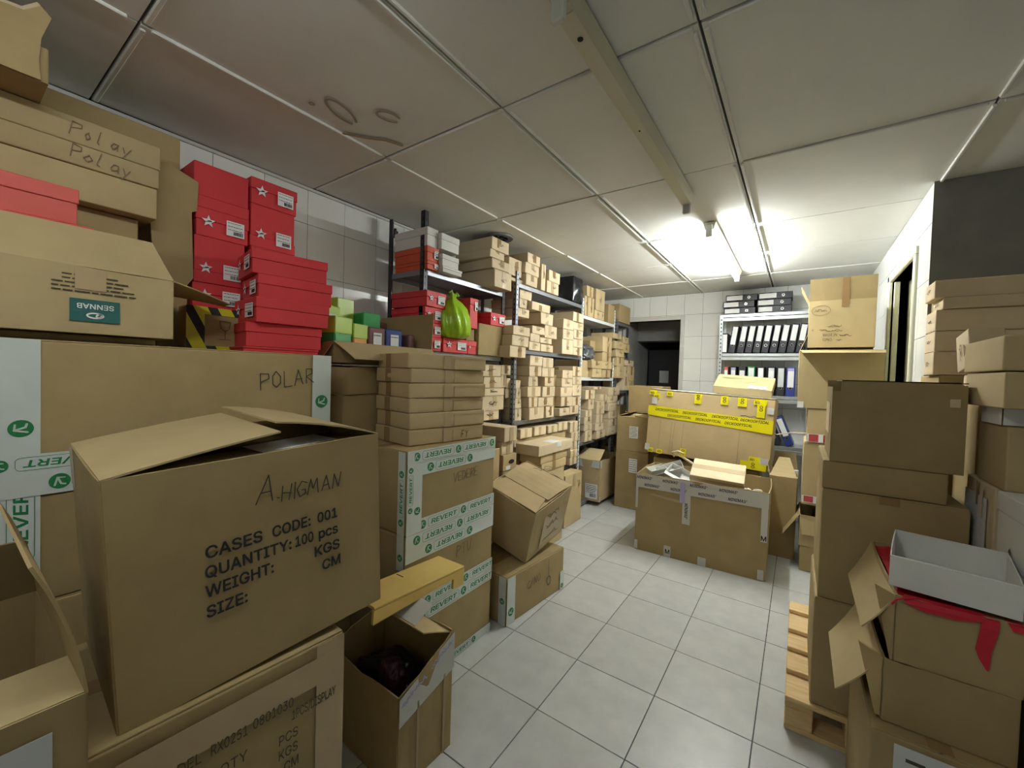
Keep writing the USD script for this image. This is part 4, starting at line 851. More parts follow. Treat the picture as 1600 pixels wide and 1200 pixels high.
for k in range(6):
    nm = 'flat brown mailing box, ' + ['lowest of six', 'second from bottom of six', 'third from bottom of six', 'fourth from bottom of six', 'fifth from bottom of six', 'topmost of six'][k] + ' on the taped column'
    hh = [.078, .078, .072, .072, .070, .074][k]; yw = [-8, -9, -8, -11, -7, -12][k]; dx = [0, .006, -.004, .008, -.004, .006][k]
    t, (w, d, h) = closed('mailing_box', nm, -1.79 + dx, -1.475 + dx, 1.335 + .4 * abs(dx), 1.815, q, q + hh, mat='kraft2', yaw=yw, group='flat boxes on the taped column', lid=False, bulge=.002, noise=.003, cat_='box'); q += hh + .0008
    fr = frame('+x', w, d, h)
    obj('tape', onface(strip(d * .42, d * .42 + .045, .002, h - .003), fr, lift=.0035), 'tape_pale', t); obj('side_tape', onface(strip(w * .3, w * .3 + .05, .002, h - .003), frame('-y', w, d, h), lift=.003), 'tape_clear', t)
    obj('tuck_flap', onface(cat(strip(d * .55, d - .004, h * .78, h * .80, .002), strip(d * .55, d * .556, .004, h * .8, .002)), fr, lift=.002), 'pencil_pale', t)
    if k == 0: phand(t, fr, 'FY', .32, .018, .034, 'marker', .003, 0, .004, 40)

# ------------------------------------------------------------------ floor carton with black plastic, yellow tray, taped carton and leaning box
t = thing('open_carton', 'worn open floor carton holding black plastic wrap, silver tape round its rim', 'box', (-1.32, 1.085, 0), -2)
w, d, h = .44, .265, .44
obj('body', open_body(w, d, h, .006, .006, 41, (-.09, -.09, .03, .0)), 'kraft', t)
fr = frame('+x', w, d, h)
o, r_, u_, n_ = fr
v = np.array([(0, h - .195), (d, h - .12), (d, h + .024), (0, h - .092)])
tp = obj('tape', onface(extr(Polygon(v)), fr, lift=.0065), 'tape_grey', t)
sm = [scribble(.05, .02, .004, 50 + k, 6) for k in range(6)]
obj('print', onface(cat(*[move(m, (.01 + .04 * k, h - .125 + .019 * k, 0), rot('z', 14)) for k, m in enumerate(sm)]), fr, lift=.0074), 'lilac', tp)
for uu in (.08, .21): obj('crease', onface(strip(uu, uu + .010, .005, h - .16 + uu * .2), fr, lift=.0065), 'pencil_pale', t)
flap(t, '+y', w, d, h + .015, -62, .15, 'kraft2', .01, span=.30, off=-.06, bend=-8)
lb = obj('paper_label', move(move(bx(-.09, .09, -.05, .05, 0, .001), R=rot('x', 28)), (.05, d / 2 - .085, h + .098)), 'paper', t)
m = trimesh.creation.icosphere(5, 1.0); v = np.array(m.vertices); nz = meshkit.fbm(v * 2.6 + 3, 4, 2); rdg = np.abs(meshkit.fbm(v * 4 + 9, 3, 5) - .5)
nz = meshkit.fbm(v * 1.1 + 3, 3, 2); rdg = np.abs(meshkit.fbm(v * 1.7 + 9, 2, 5) - .5); v = v * np.array([.20, .12, .15]) * (1 + .6 * (nz - .5) - .5 * rdg)[:, None]
bp = thing('plastic_bag', 'glossy black plastic wrapping stuffed in the floor carton', 'plastic bag', (-1.33, 1.085, .19))
v[:, 0] = np.clip(v[:, 0], -.205, .205); v[:, 1] = np.clip(v[:, 1], -.115, .115)
obj('wrap', (v, np.array(m.faces)), 'black_plastic', bp, smooth=True)
m = trimesh.creation.icosphere(4, 1.0); v = np.array(m.vertices); v = v * np.array([.06, .05, .08]) * (1 + .6 * (meshkit.fbm(v * 1.2 + 1, 3, 8) - .5))[:, None]
obj('wrap_fold', (v + np.array([.08, -.05, .11]), np.array(m.faces)), 'plum_plastic', bp, smooth=True)
# yellow tray
t = thing('yellow_tray', 'yellow board tray with a notched side sticking out over the floor carton', 'tray', (-1.335, 1.19, .525), 0, -3)
w, d, h = .17, .50, .085
obj('top_board', chbox(-w / 2, w / 2, -d / 2, d / 2, h - .012, h, .003), 'yellow_board', t)
obj('front_rim', (lambda m: (m[0][:, [2, 0, 1]] + np.array([w / 2 - .012, 0, 0]), m[1]))(extr(Polygon([(-d / 2, 0.02), (-d / 2, h - .012), (d / 2, h - .012), (d / 2, 0), (d / 2 - .07, 0), (d / 2 - .07, .045), (d / 2 - .17, .04)]), .012)), 'yellow_board', t)
obj('back_rim', chbox(-w / 2, -w / 2 + .012, -d / 2, d / 2, 0, h - .012, .002), 'yellow_board', t); obj('end_rim', chbox(-w / 2 + .012, w / 2 - .012, d / 2 - .012, d / 2, 0, h - .012, .002), 'yellow_board', t)
obj('slot', bx(-w / 2 + .012, -w / 2 + .055, -.02, -.015, h - .0005, h + .0006), 'dark_hole', t)
# taped carton on the floor and the leaning one on it
t, (w, d, h) = closed('cardboard_box', 'squat floor carton with green tape on its corner, under the leaning box', -1.75, -1.345, 1.985, 2.605, 0, .290, mat='kraft', yaw=-5, bulge=.012, noise=.004)
fr = frame('+x', w, d, h); f2 = frame('-y', w, d, h)
revert_tape(t, fr, .0, .075, .0, h - .005, vertical=True, phase=.15, lift=.007); revert_tape(t, f2, w - .055, w, .0, h, vertical=True, phase=.5, lift=.006); revert_tape(t, fr, d - .05, d - .002, .0, .13, vertical=True, phase=.05, lift=.007)
phand(t, fr, 'C/NO', .19, .15, .05, 'marker_faint', .005, 6, .010, 50)
obj('string', onface(cat(extr(LineString([(.42, h - .02), (.425, .16)]).buffer(.0018)), extr(LineString([(.425 + .02 * math.cos(a), .125 + .03 * math.sin(a)) for a in np.linspace(0, 6.28, 14)]).buffer(.003))), fr, lift=.011), 'print_brown', t)
w, d, h = .385, .457, .387
t = thing('open_carton', 'tilted carton with a bent written flap, leaning over the taped floor box', 'box', LEAN_LOC, LEAN_ROT[0], LEAN_ROT[1], LEAN_ROT[2])
obj('body', open_body(w, d, h, .006, .006, 61, (.0, -.01, .0, .01)), 'kraft2', t)
f = flap(t, '+y', w, d, h, -78, .30, 'kraft2', .01, bend=-16); flap(t, '+x', w, d, h, -100, .20, 'kraft2', .02, bend=6); flap(t, '-y', w, d, h, -86, .15, 'kraft2', .03); flap(t, '-x', w, d, h, -100, .18, 'kraft2', .02)
fr = frame('+x', w, d, h)
l = obj('pasted_sheet', onface(strip(.13, d - .04, .04, h - .10), fr, lift=.006), 'tape_pale', t)
for k in range(3): obj('handwriting', onface(scribble(.2 - .03 * k, .05, .006, 70 + k, 10), fr, .17, .08 + .085 * k, .0072), 'marker_faint', l)
obj('handwriting', move(scribble(.15, .05, .0035, 77, 9), (-.02, d / 2 - .17, h + .075), rot('z', 60)), 'marker_faint', t)

# ------------------------------------------------------------------ low boxes in front of the second and third racks
t = thing('cardboard_box', 'brown carton standing on the floor at the foot of the second rack', 'box', (-1.897, 3.755, 0), 0)
w, d, h = .134, .37, .51
obj('body', rbox(w, d, h, .005, 6, .003, .002, 5), 'kraft2', t, smooth=40); obj('lid_flap', chbox(-w / 2 + .004, -.001, -d / 2 + .004, d / 2 - .004, h, h + .005, .001), 'kraft2', t); obj('lid_flap', chbox(.001, w / 2 - .004, -d / 2 + .004, d / 2 - .004, h, h + .005, .001), 'kraft2', t)
fr = frame('+x', w, d, h); obj('tape', onface(strip(d * .45, d * .45 + .05, h - .13, h), fr, lift=.003), 'tape_pale', t); obj('handwriting', onface(scribble(.06, .08, .004, 5, 9), fr, d - .10, h - .16, .004), 'marker_faint', t)
# three flat boxes on hidden cartons
closed('cardboard_box', 'hidden carton carrying the three flat boxes near the second upright', -1.94, -1.74, 2.93, 3.36, 0, .675, mat='kraft2')
q = .676
for k, (y0, y1, x1, hh) in enumerate(((2.945, 3.385, -1.735, .075), (2.925, 3.40, -1.735, .075), (2.86, 3.46, -1.715, .088))):
    nm = ['lowest flat carton of three in front of the second rack', 'middle flat carton of three in front of the second rack', 'top flat carton of three, white label torn over its edge'][k]
    t, (w, d, h) = closed('flat_carton', nm, -1.945, x1, y0, y1, q, q + hh, mat='kraft2' if k < 2 else 'buff', group='three flat cartons in front of the second rack', lid=False, bulge=.002, cat_='box'); q += hh + .001
    fr = frame('+x', w, d, h)
    if k < 2: obj('tape', onface(strip(d * .42, d * .42 + .05, .002, h - .002), fr, lift=.003), 'tape_clear', t)
    else:
        l = obj('paper_label', onface(strip(d * .50, d * .63, h - .04, h - .002), fr, lift=.003), 'paper', t); obj('label_top', bx(.0, w / 2 - .004, d * .5 - d / 2 - .06, d * .63 - d / 2, h, h + .0012), 'paper', t)
# boxes between the taped column and the flat boxes
closed('cardboard_box', 'brown carton behind the taped column, beside the leaning box', -2.02, -1.75, 2.10, 2.385, .0, .74, mat='kraft2')
closed('cardboard_box', 'plain carton under the two small boxes behind the leaning box', -2.02, -1.735, 2.395, 2.66, 0, .79, mat='kraft2', lid=False)
t = thing('open_carton', 'narrow carton with a dark hand hole and torn white label, behind the leaning box', 'box', (-1.85, 2.475, .791), 0); w, d, h = .24, .17, .115
obj('body', rbox(w, d, h, .004, 4, .001, .001, 7), 'kraft2', t, smooth=40); fr = frame('+x', w, d, h)
obj('hand_hole', onface(extr(Polygon([(.035 * math.cos(a), .016 * math.sin(a)) for a in np.linspace(0, 6.28, 14)])), fr, .10, .06, .0026), 'dark_hole', t); obj('paper_label', onface(strip(.03, .085, .005, .035), fr, lift=.003), 'paper', t)
closed('cardboard_box', 'upright slim carton left of the hand-hole box', -2.02, -1.74, 2.255, 2.36, .745, .965, mat='kraft2', lid=False, bulge=.001)
for k, (za, zb_, x1) in enumerate(((.907, 1.005, -1.745), (1.006, 1.112, -1.715))):
    t, (w, d, h) = closed('cardboard_box', ['lower of two long boxes poking out beside the second upright', 'upper of two long boxes poking out beside the second upright'][k], -2.04, x1, 2.385 if k == 0 else 2.375, 2.535, za, zb_, mat='buff', lid=False, bulge=.001, group='long boxes beside the second upright')
    obj('tape', onface(strip(d * .4, d * .4 + .045, .003, h - .003), frame('+x', w, d, h), lift=.0025), 'tape_pale', t)
# boxes on the lowest visible tray of the second rack
lowb = 'boxes on the bottom tray of the second rack'
closed('cardboard_box', 'hidden lower cartons on the bottom tray of the second rack', -2.30, -1.98, 2.87, 3.83, .551, .935, mat='kraft2', lid=False)
for k, (y0, y1, zt) in enumerate(((2.95, 3.14, 1.02), (3.18, 3.39, 1.02), (3.43, 3.62, 1.012), (3.635, 3.83, 1.025))):
    t, (w, d, h) = closed('cardboard_box', 'small pale box, ' + ['first', 'second', 'third', 'fourth'][k] + ' from left under the third tray of the second rack', -2.27, -1.96, y0, y1, .936, zt, mat='buff', lid=False, bulge=.001, group=lowb)
    obj('tape', onface(strip(d * .35, d * .35 + .04, .003, h - .003), frame('+x', w, d, h), lift=.0025), 'tape_pale', t)
q = .551
for k, zt in enumerate((.632, .713, .80, .90, 1.015)):
    t, (w, d, h) = closed('cardboard_box', 'pale box, ' + ['lowest', 'second from bottom', 'third from bottom', 'fourth from bottom', 'topmost'][k] + ' in the column left of the white open carton', -2.27, -1.945 + .006 * (k % 2), 3.885 - .02 * (k == 4), 4.045, q, zt, mat='buff', lid=False, bulge=.001, group=lowb); q = zt + .0008
    obj('tape', onface(strip(d * .3, d * .3 + .04, .003, h - .003), frame('+x', w, d, h), lift=.0025), 'tape_pale', t)
# open cartons on the lowest tray of the third rack
t = thing('open_carton', 'deep open carton on the lowest tray with a white taped rim and shipping label', 'box', (-1.995, 4.775, S['C4'] + .001), 0); w, d, h = .31, .68, .475
obj('body', open_body(w, d, h, .006, .006, 71, (0, -.0, .0, .0)), 'kraft2', t)
obj('tape', onface(strip(0, w, h - .085, h), frame('-y', w, d, h), lift=.006), 'tape_white', t); obj('tape', onface(strip(0, .04, h - .085, h - .002), frame('+x', w, d, h), lift=.006), 'tape_white', t); obj('tape', onface(strip(0, .03, 0, .06), frame('+x', w, d, h), lift=.006), 'tape_white', t)
address_label(t, frame('-y', w, d, h), w - .17, w - .02, .03, .20, .006, 3)
flap(t, '-y', w, d, h, -62, .22, 'kraft2', .02, span=.30)
t = thing('open_carton', 'open carton with white corner tape at the far end of the lowest tray', 'box', (-2.0, 5.405, .121), 0); w, d, h = .32, .36, .45
obj('body', open_body(w, d, h, .006, .006, 73), 'kraft2', t)
obj('tape', onface(strip(0, d, h - .03, h), frame('+x', w, d, h), lift=.006), 'tape_white', t); obj('tape', onface(strip(d - .11, d - .03, h - .26, h - .03), frame('+x', w, d, h), lift=.0066), 'lilac', t); obj('tape', onface(strip(0, d, 0, .03), frame('+x', w, d, h), lift=.006), 'tape_white', t); obj('tape', onface(strip(.0, .05, h - .11, h), frame('+x', w, d, h), lift=.0068), 'tape_white', t)
# things on the racks that are not plain boxes
t = thing('plastic_bag', 'dark grey plastic-wrapped bundle on the third rack, shiny folds', 'plastic bag', (-2.14, 4.40, S['C2'] + .2))
closed('cardboard_box', 'hidden pair of cartons under the dark bundle on the third rack', -2.34, -2.02, 4.20, 4.50, S['C2'] + .001, S['C2'] + .195, mat='kraft2', lid=False)
m = trimesh.creation.icosphere(4, 1.0); v = np.array(m.vertices); v = np.sign(v) * np.abs(v) ** .6 * np.array([.16, .15, .10]) * (1 + .35 * (meshkit.fbm(v * 3, 4, 3) - .5) - .25 * np.abs(meshkit.fbm(v * 5, 3, 6) - .5))[:, None]
obj('wrap', (v + np.array([0, 0, .085]), np.array(m.faces)), 'grey_film', t, smooth=True); obj('knot', move(tube([(.12, .03, .10), (.155, .05, .07), (.165, .055, .02)], .012, 6)), 'grey_film', t, smooth=True)
t = thing('plastic_bag', 'black plastic-covered box on top of the second rack under the ceiling', 'plastic bag', (-2.13, 3.975, S['B1'] + .001))
v, f = rbox(.34, .235, .275, .02, 10, .012, .022, 9); obj('wrap', (v, f), 'black_plastic', t, smooth=True); obj('fold', move(tube([(.172, -.06, .18), (.176, -.03, .12), (.174, .02, .06), (.172, .05, .02)], .009, 6)), 'black_plastic', t, smooth=True)
t, (w, d, h) = closed('cardboard_box', 'big brown carton on the far end of the top trays, near the doorway', -2.32, -1.95, 5.17, 5.58, S['D1'] + .001, S['D1'] + .235, mat='kraft', bulge=.01)
t, (w, d, h) = closed('cardboard_box', 'square brown carton on the white beam end of the third rack', -2.32, -1.985, 4.88, 5.08, S['C1'] + .001, S['C1'] + .235, mat='kraft', lid=False)
t = thing('open_carton', 'open carton with a raised flap between the double columns of the second rack', 'box', (-2.15, 3.645, S['B3'] + .001), 0); w, d, h = .30, .19, .40
obj('body', open_body(w, d, h, .005, .004, 81), 'kraft', t); flap(t, '-y', w, d, h, 30, .10, 'tan', .01); flap(t, '+y', w, d, h, -30, .10, 'tan', .01)
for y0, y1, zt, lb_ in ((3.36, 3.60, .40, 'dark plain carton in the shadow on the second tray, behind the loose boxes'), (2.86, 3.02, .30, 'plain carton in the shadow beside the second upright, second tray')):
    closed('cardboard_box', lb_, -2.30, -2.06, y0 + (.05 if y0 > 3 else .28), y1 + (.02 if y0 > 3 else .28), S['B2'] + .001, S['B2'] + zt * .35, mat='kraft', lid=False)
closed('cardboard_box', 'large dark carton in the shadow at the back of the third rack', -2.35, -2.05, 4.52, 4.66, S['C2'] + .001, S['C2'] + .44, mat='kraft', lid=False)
# second tray of the first rack: red shoe boxes, brown carton, green bag
S2 = S['A2'] + .0008; g2 = 'red shoe boxes on the second tray of the first rack'
for k, (z0, z1) in enumerate(((0, .093), (.094, .187), (.188, .292))):
    shoe_box('red shoe box with star, ' + ['lowest', 'middle', 'topmost'][k] + ' of the column behind the first upright', -2.38, -2.035, 1.885, 2.045, S2 + z0, S2 + z1, group=g2, name='red_shoe_box')
shoe_box('red shoe box laid on the column behind the first upright', -2.36, -2.02, 1.87, 2.06, S2 + .293, S2 + .395, group=g2, name='red_shoe_box', yaw=3)
shoe_box('red shoe box with star under the green bag', -2.37, -2.03, 2.055, 2.315, S2, S2 + .10, group=g2, name='red_shoe_box')
shoe_box('red shoe box partly in shadow, right of the one under the green bag', -2.38, -2.04, 2.325, 2.425, S2, S2 + .10, group=g2, name='red_shoe_box', lab=False)
t = shoe_box('red shoe box standing on end behind the green bag', -2.37, -2.03, 2.325, 2.42, S2 + .195, S2 + .42, group=g2, name='red_shoe_box', star=False)
closed('cardboard_box', 'hidden carton under the upright red box', -2.36, -2.06, 2.325, 2.42, S2 + .101, S2 + .194, lid=False)
closed('cardboard_box', 'large brown carton on the second tray left of the second upright', -2.40, -2.03, 2.435, 2.765, S2, S2 + .245, mat='kraft', lid=False)
shoe_box('red shoe box with star on the large brown carton', -2.40, -2.02, 2.565, 2.765, S2 + .246, S2 + .345, group=g2, name='red_shoe_box')
bag = thing('plastic_bag', 'lime green knotted carrier bag on the red shoe boxes', 'plastic bag', (-2.065, 2.175, S2 + .102))
prof = [(.0, .0), (.10, .0), (.145, .03), (.155, .09), (.145, .16), (.115, .22), (.07, .262), (.032, .285), (.022, .297), (.03, .312), (.012, .325), (0, .326)]
nA = 56; V = []; F = []
zs_ = np.interp(np.linspace(0, len(prof) - 1, 40), range(len(prof)), [p[1] for p in prof]); rs_ = np.interp(np.linspace(0, len(prof) - 1, 40), range(len(prof)), [p[0] for p in prof])
for i in range(40):
    for k in range(nA):
        a = 2 * math.pi * k / nA; cr = .09 * math.sin(a * 9 + zs_[i] * 14 + math.sin(a * 2) * 2) * np.clip(zs_[i] / .25, .15, 1) + .10 * math.sin(a * 3 + 1 + zs_[i] * 9) + .05 * math.sin(a * 17 + zs_[i] * 30)
        r_ = rs_[i] * (1 + cr); V.append((r_ * math.cos(a) * .82, r_ * math.sin(a), zs_[i]))
for i in range(39):
    for k in range(nA):
        a, b = i * nA + k, i * nA + (k + 1) % nA; F += [[a, b, b + nA], [a, b + nA, a + nA]]
obj('bag', (np.array(V), np.array(F)), 'green_bag', bag, smooth=True)
obj('handle', tube([(.01, -.015, .30), (.02, -.035, .335), (.012, -.05, .318)], .010, 6), 'lime', bag, smooth=True); obj('handle', tube([(.0, .01, .30), (.01, .03, .33), (.015, .045, .308)], .010, 6), 'lime', bag, smooth=True)

# ------------------------------------------------------------------ aisle: big open carton, yellow-taped carton, parcel
w, d, h = .985, .58, .668
t = thing('open_carton', 'large open carton in the aisle rimmed with black-lettered pale tape', 'box', (-.652, 3.875, 0), 1.5)
obj('body', open_body(w, d, h, .007, .006, 91), 'kraft', t)
fr = frame('-y', w, d, h)
def mini_tape(u0, u1, v0, v1, rows, vertical=False, phase=0., lift=.008):
    tp = obj('tape', onface(strip(u0, u1, v0, v1), fr, lift=lift), 'tape_grey', t); ms = []
    L_, hh = ((v1 - v0), (u1 - u0)) if vertical else ((u1 - u0), (v1 - v0))
    rh = hh / rows
    for r in range(rows):
        x = (.03 + phase + (.055 if r % 2 else .12)) % .215 - .08
        while x < L_:
            tw = .125
            if x > .004 and x + tw < L_ - .004:
                m = text("MINIMAS'", rh * .38, tw, True); m[0][:, 0] += m[0][:, 1] * .2; ms.append(move(m, (x, r * rh + rh * .3, 0)))
            x += .215
    if ms:
        m = cat(*ms); m = move(m, (u0, v1, 0), rot('z', -90)) if vertical else move(m, (u0, v0, 0)); obj('print', onface(m, fr, lift=lift + .0008), 'print_black', tp)
mini_tape(0, w, h - .118, h - .001, 2); mini_tape(.385, .445, h - .36, h - .115, 1, True, .0, .009)
for (u0, u1, v0, v1) in ((.0, .02, h - .30, h), (w - .045, w - .002, h - .37, h - .02), (.0, .03, .01, .085), (.25, .305, .0, .095), (.515, .575, .0, .07), (w - .055, w - .015, .01, .085)):
    obj('tape', onface(strip(u0, u1, v0, v1), fr, lift=.0085), 'tape_grey', t)
obj('print', onface(cat(*[move(text('M', .035, .035, True), (u, v, 0)) for u, v in ((w - .042, h - .36), (.262, .03))]), fr, lift=.0095), 'print_black', t)
obj('torn_strip', onface(extr(Polygon([(.11, h - .165), (.16, h - .155), (.39, h - .175), (.39, h - .195), (.25, h - .185)])), fr, lift=.0085), 'tape_pale', t); obj('film_scrap', onface(strip(.36, .40, h - .19, h - .02), fr, lift=.0095), 'lilac', t)
obj('bottom_shadow_edge', onface(strip(.02, w - .02, 0, .004), fr, lift=.004), 'kraft', t)
closed('cardboard_box', 'filler carton inside the big open aisle carton', -1.10, -.25, 3.66, 4.10, .010, .52, lid=False)
t, (w2, d2, h2) = closed('cardboard_box', 'pale taped box lying askew on the rim of the big aisle carton', -.735, -.335, 3.69, 3.96, .675, .755, mat='buff', yaw=3, pitch=22, roll=2, lid=False, bulge=.002)
obj('tape', bx(-w2 / 2, w2 / 2, -.02, .04, h2 + .0006, h2 + .0014), 'tape_pale', t); obj('tape', onface(strip(0, w2, h2 * .45, h2 * .75), frame('-y', w2, d2, h2), lift=.003), 'tape_pale', t)
wp = 'white card trays in the aisle carton'
for k, (x, y, z, yw, pt, rl, sx, sy) in enumerate(((-.93, 3.83, .66, 25, 18, -24, .26, .13), (-.79, 3.75, .64, -20, 28, 22, .28, .12), (-1.03, 3.80, .645, 50, 10, -10, .16, .10))):
    t = thing('card_tray', ['white card tray tipped up at the left of the aisle carton', 'white card tray folded across the rim of the aisle carton', 'small crumpled white tray at the left corner of the aisle carton'][k], 'card tray', (x, y, z), yw, pt, rl, wp)
    obj('tray', open_body(sx, sy, .05, .003, .002, 100 + k), 'white_card', t); flap(t, '-y', sx, sy, .05, 60, .07, 'white_card', .02, .002)
t = thing('twisted_cord', 'curl of cream paper cord above the white trays', 'cord', (-.80, 3.87, .75)); obj('cord', tube([(-.10, 0, .05), (-.12, .01, .085), (-.07, 0, .10), (-.02, 0, .09), (-.06, .0, .07), (.02, -.01, .03), (.10, -.02, -.01)], .011, 7), 'buff', t, smooth=True)
for k, (x, y) in enumerate(((-.30, 3.70), (-.235, 3.72))):
    t = thing('paper_scrap', ['crumpled cream scrap left of the black gap in the aisle carton', 'crumpled cream scrap right of the black gap in the aisle carton'][k], 'scrap', (x, y, .638)); m = trimesh.creation.icosphere(2, 1); v = np.array(m.vertices) * (np.array([.035, .02, .022]) * (1 + .7 * (meshkit.fbm(np.array(m.vertices) * 3 + k, 3) - .5))[:, None]); obj('scrap', (v, np.array(m.faces)), 'buff', t); obj('fold', chbox(-.01, .012, -.018, .0, .008, .022, .003), 'paper', t)
# yellow-taped carton behind, on a support carton
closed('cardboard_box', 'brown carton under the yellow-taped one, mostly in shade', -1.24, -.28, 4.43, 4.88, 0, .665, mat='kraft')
w, d, h = 1.122, .50, .654
t = thing('cardboard_box', 'big battered carton bound with bright yellow lettered tape', 'box', (-.757, 4.634, .697), -.5, -1.1, 2.4)
obj('body', rbox(w, d, h, .008, 10, .008, .004, 17), 'kraft2', t, smooth=40)
obj('lid_flap', chbox(-w / 2 + .006, w / 2 - .006, -d / 2 + .006, -.002, h + .003, h + .009, .001), 'kraft2', t); obj('lid_flap', chbox(-w / 2 + .006, w / 2 - .006, .002, d / 2 - .006, h + .003, h + .009, .001), 'kraft2', t)
obj('tape', bx(-w / 2 + .01, w / 2 - .002, -d / 2 - .002, -d / 2 + .22, h + .0092, h + .0102), 'paper', t)
fr = frame('-y', w, d, h)
def deco_text(u, v, wd=.23, hh=.024):
    m = text('DECKOOPTICAL', hh, wd, True); m[0][:, 0] += m[0][:, 1] * .15; return move(m, (u, v, 0))
b0, b1 = h * .545, h * .545 + .135
tp = obj('tape', onface(extr(Polygon([(0, b0 + .035), (.3, b0 + .018), (.62, b0 + .01), (w, b0 - .012), (w, b1 - .025), (.5, b1 - .01), (0, b1)])), fr, lift=.012), 'tape_yellow', t)
obj('print', onface(cat(*[deco_text(u, b0 + .088 - .012 * u) for u in (.075, .345, .615, .86)], *[deco_text(u, b0 + .04 - .012 * u) for u in (.20, .47, .73)]), fr, lift=.0128), 'print_black', tp)
for k, (u0, u1, v0, v1) in enumerate(((.0, .075, h - .05, h), (.045, .11, h - .085, h - .03), (.175, .235, h - .05, h), (.445, .51, h - .10, h), (.68, .745, h - .085, h), (.825, .90, h - .085, h), (.955, 1.06, h - .055, h), (.985, 1.05, h - .17, h - .05), (.35, .41, -.0, .09), (.03, .085, .0, .05), (.12, .18, .0, .045), (.89, 1.10, .0, .075), (.955, 1.05, .07, .12))):
    y_ = obj('tape', onface(strip(u0, u1, v0, v1), fr, lift=.0122 + .0004 * (k % 3)), 'tape_yellow', t)
    obj('print', onface(move(cat(text('OO', .026, .05, True)), ((u0 + u1) / 2 - .013, v1 - .01, 0), rot('z', -90)) if v1 - v0 > .06 else move(text('KO', .02, .035, True), (u0 + .012, v0 + .012, 0)), fr, lift=.0138), 'print_black', y_)
for u0, u1, v0, v1 in ((.03, .085, h - .145, h - .075), (w - .055, w - .005, h - .13, h - .07), (-.002, .045, .02, .085), (w - .075, w - .01, .06, .12)): obj('tape', onface(strip(u0, u1, v0, v1), fr, lift=.0136), 'tape_grey', t)
for u, a in ((.135, 0), (.245, .002), (.275, -.003), (.36, 0), (.86, .001)): obj('crease', onface(extr(LineString([(u, .02), (u + a, h * .3), (u + .004, h * .52)]).buffer(.0022)), fr, lift=.011), 'pencil_pale', t)
obj('tear', onface(extr(LineString([(.86, h - .17), (.90, h - .165), (.935, h - .175), (.97, h - .165), (.985, h - .17)]).buffer(.0028)), fr, lift=.011), 'print_brown', t)
# parcel on top
t, (w, d, h) = closed('parcel', 'tan parcel box tipped up on the yellow-taped carton, white label', -.70, -.20, 4.50, 4.76, 1.415, 1.50, mat='tan', yaw=-4, pitch=28, roll=4, lid=False, bulge=.008, noise=.006, cat_='parcel')
obj('paper_label', bx(.05, .20, -.125, -.07, h + .004, h + .0048), 'paper', t)
obj('print', cat(bx(-.20, .05, .06, .066, h + .004, h + .0046), bx(-.20, .0, .045, .051, h + .004, h + .0046), bx(-.06, .10, .0, .05, h + .0042, h + .0046), bx(-.18, -.176, -.10, .05, h + .004, h + .0046), bx(-.08, .06, -.025, -.021, h + .004, h + .0046)), 'tape_pale', t)
# cartons by the doorway
g3 = 'labelled cartons beside the dark doorway'
t, (w, d, h) = closed('cardboard_box', 'lower brown carton by the doorway with a white slip', -1.72, -1.345, 4.60, 4.98, 0, .66, mat='kraft', group=g3)
address_label(t, frame('-y', w, d, h), .16, .255, .12 + .30, .22 + .36, .004, 8, 'paper', lines=6, bars=False)
t = thing('open_carton', 'upper brown carton by the doorway, dark flap gap and white label', 'box', (-1.535, 4.80, .661), 0, group=g3); w, d, h = .37, .38, .385
obj('body', open_body(w, d, h, .006, .004, 44), 'kraft', t); flap(t, '-y', w, d, h, -80, .18, 'kraft', .05); flap(t, '+y', w, d, h, -76, .18, 'kraft', .02); flap(t, '+x', w, d, h, -84, .17, 'kraft', .02); flap(t, '-x', w, d, h, -70, .17, 'kraft', .02)
address_label(t, frame('-y', w, d, h), .15, .25, .15, .285, .006, 9, 'paper', lines=7, bars=False)
closed('cardboard_box', 'tall dull carton behind the labelled ones in the doorway', -1.74, -1.33, 5.02, 5.40, 0, 1.40, mat='kraft')

# ------------------------------------------------------------------ file shelf with binders
FXA, FXB, FY_ = -.795, .10, 5.345
t = thing('file_shelf', 'galvanised slotted shelf of office binders against the back wall', 'shelf', ((FXA + FXB) / 2, FY_, 0)); L = FXB - FXA
for sx in (-1, 1):
    for yy in (0, .27):
        p = obj('post', cat(bx(min(sx * L / 2, sx * (L / 2 - .036)), max(sx * L / 2, sx * (L / 2 - .036)), yy - .003, yy, 0, 2.26), bx(min(sx * L / 2, sx * (L / 2 - .003)), max(sx * L / 2, sx * (L / 2 - .003)), yy, yy + .036 * (1 if yy == 0 else -1), 0, 2.26) if yy == 0 else bx(min(sx * L / 2, sx * (L / 2 - .003)), max(sx * L / 2, sx * (L / 2 - .003)), yy - .036, yy, 0, 2.26)), 'galv', t)
        if yy == 0: tag(obj('slot_holes', cat(*[bx(sx * (L / 2 - .018) - .006, sx * (L / 2 - .018) + .006, -.0042, -.003, z, z + .014) for z in np.arange(.08, 2.22, .045)]), 'dark_hole', p), kind='stuff')
FS = [.10, .80, 1.345, 1.812, 2.262]
for z in FS:
    s = obj('shelf', cat(bx(-L / 2 + .004, L / 2 - .004, .0, .27, z - .004, z)), 'galv', t)
    obj('front_lip', cat(chbox(-L / 2 + .038, L / 2 - .038, -.004, .002, z - .034, z + .001, .0015), chbox(-L / 2 + .03, L / 2 - .03, -.006, .004, z - .078, z - .04, .002)), 'galv', s)
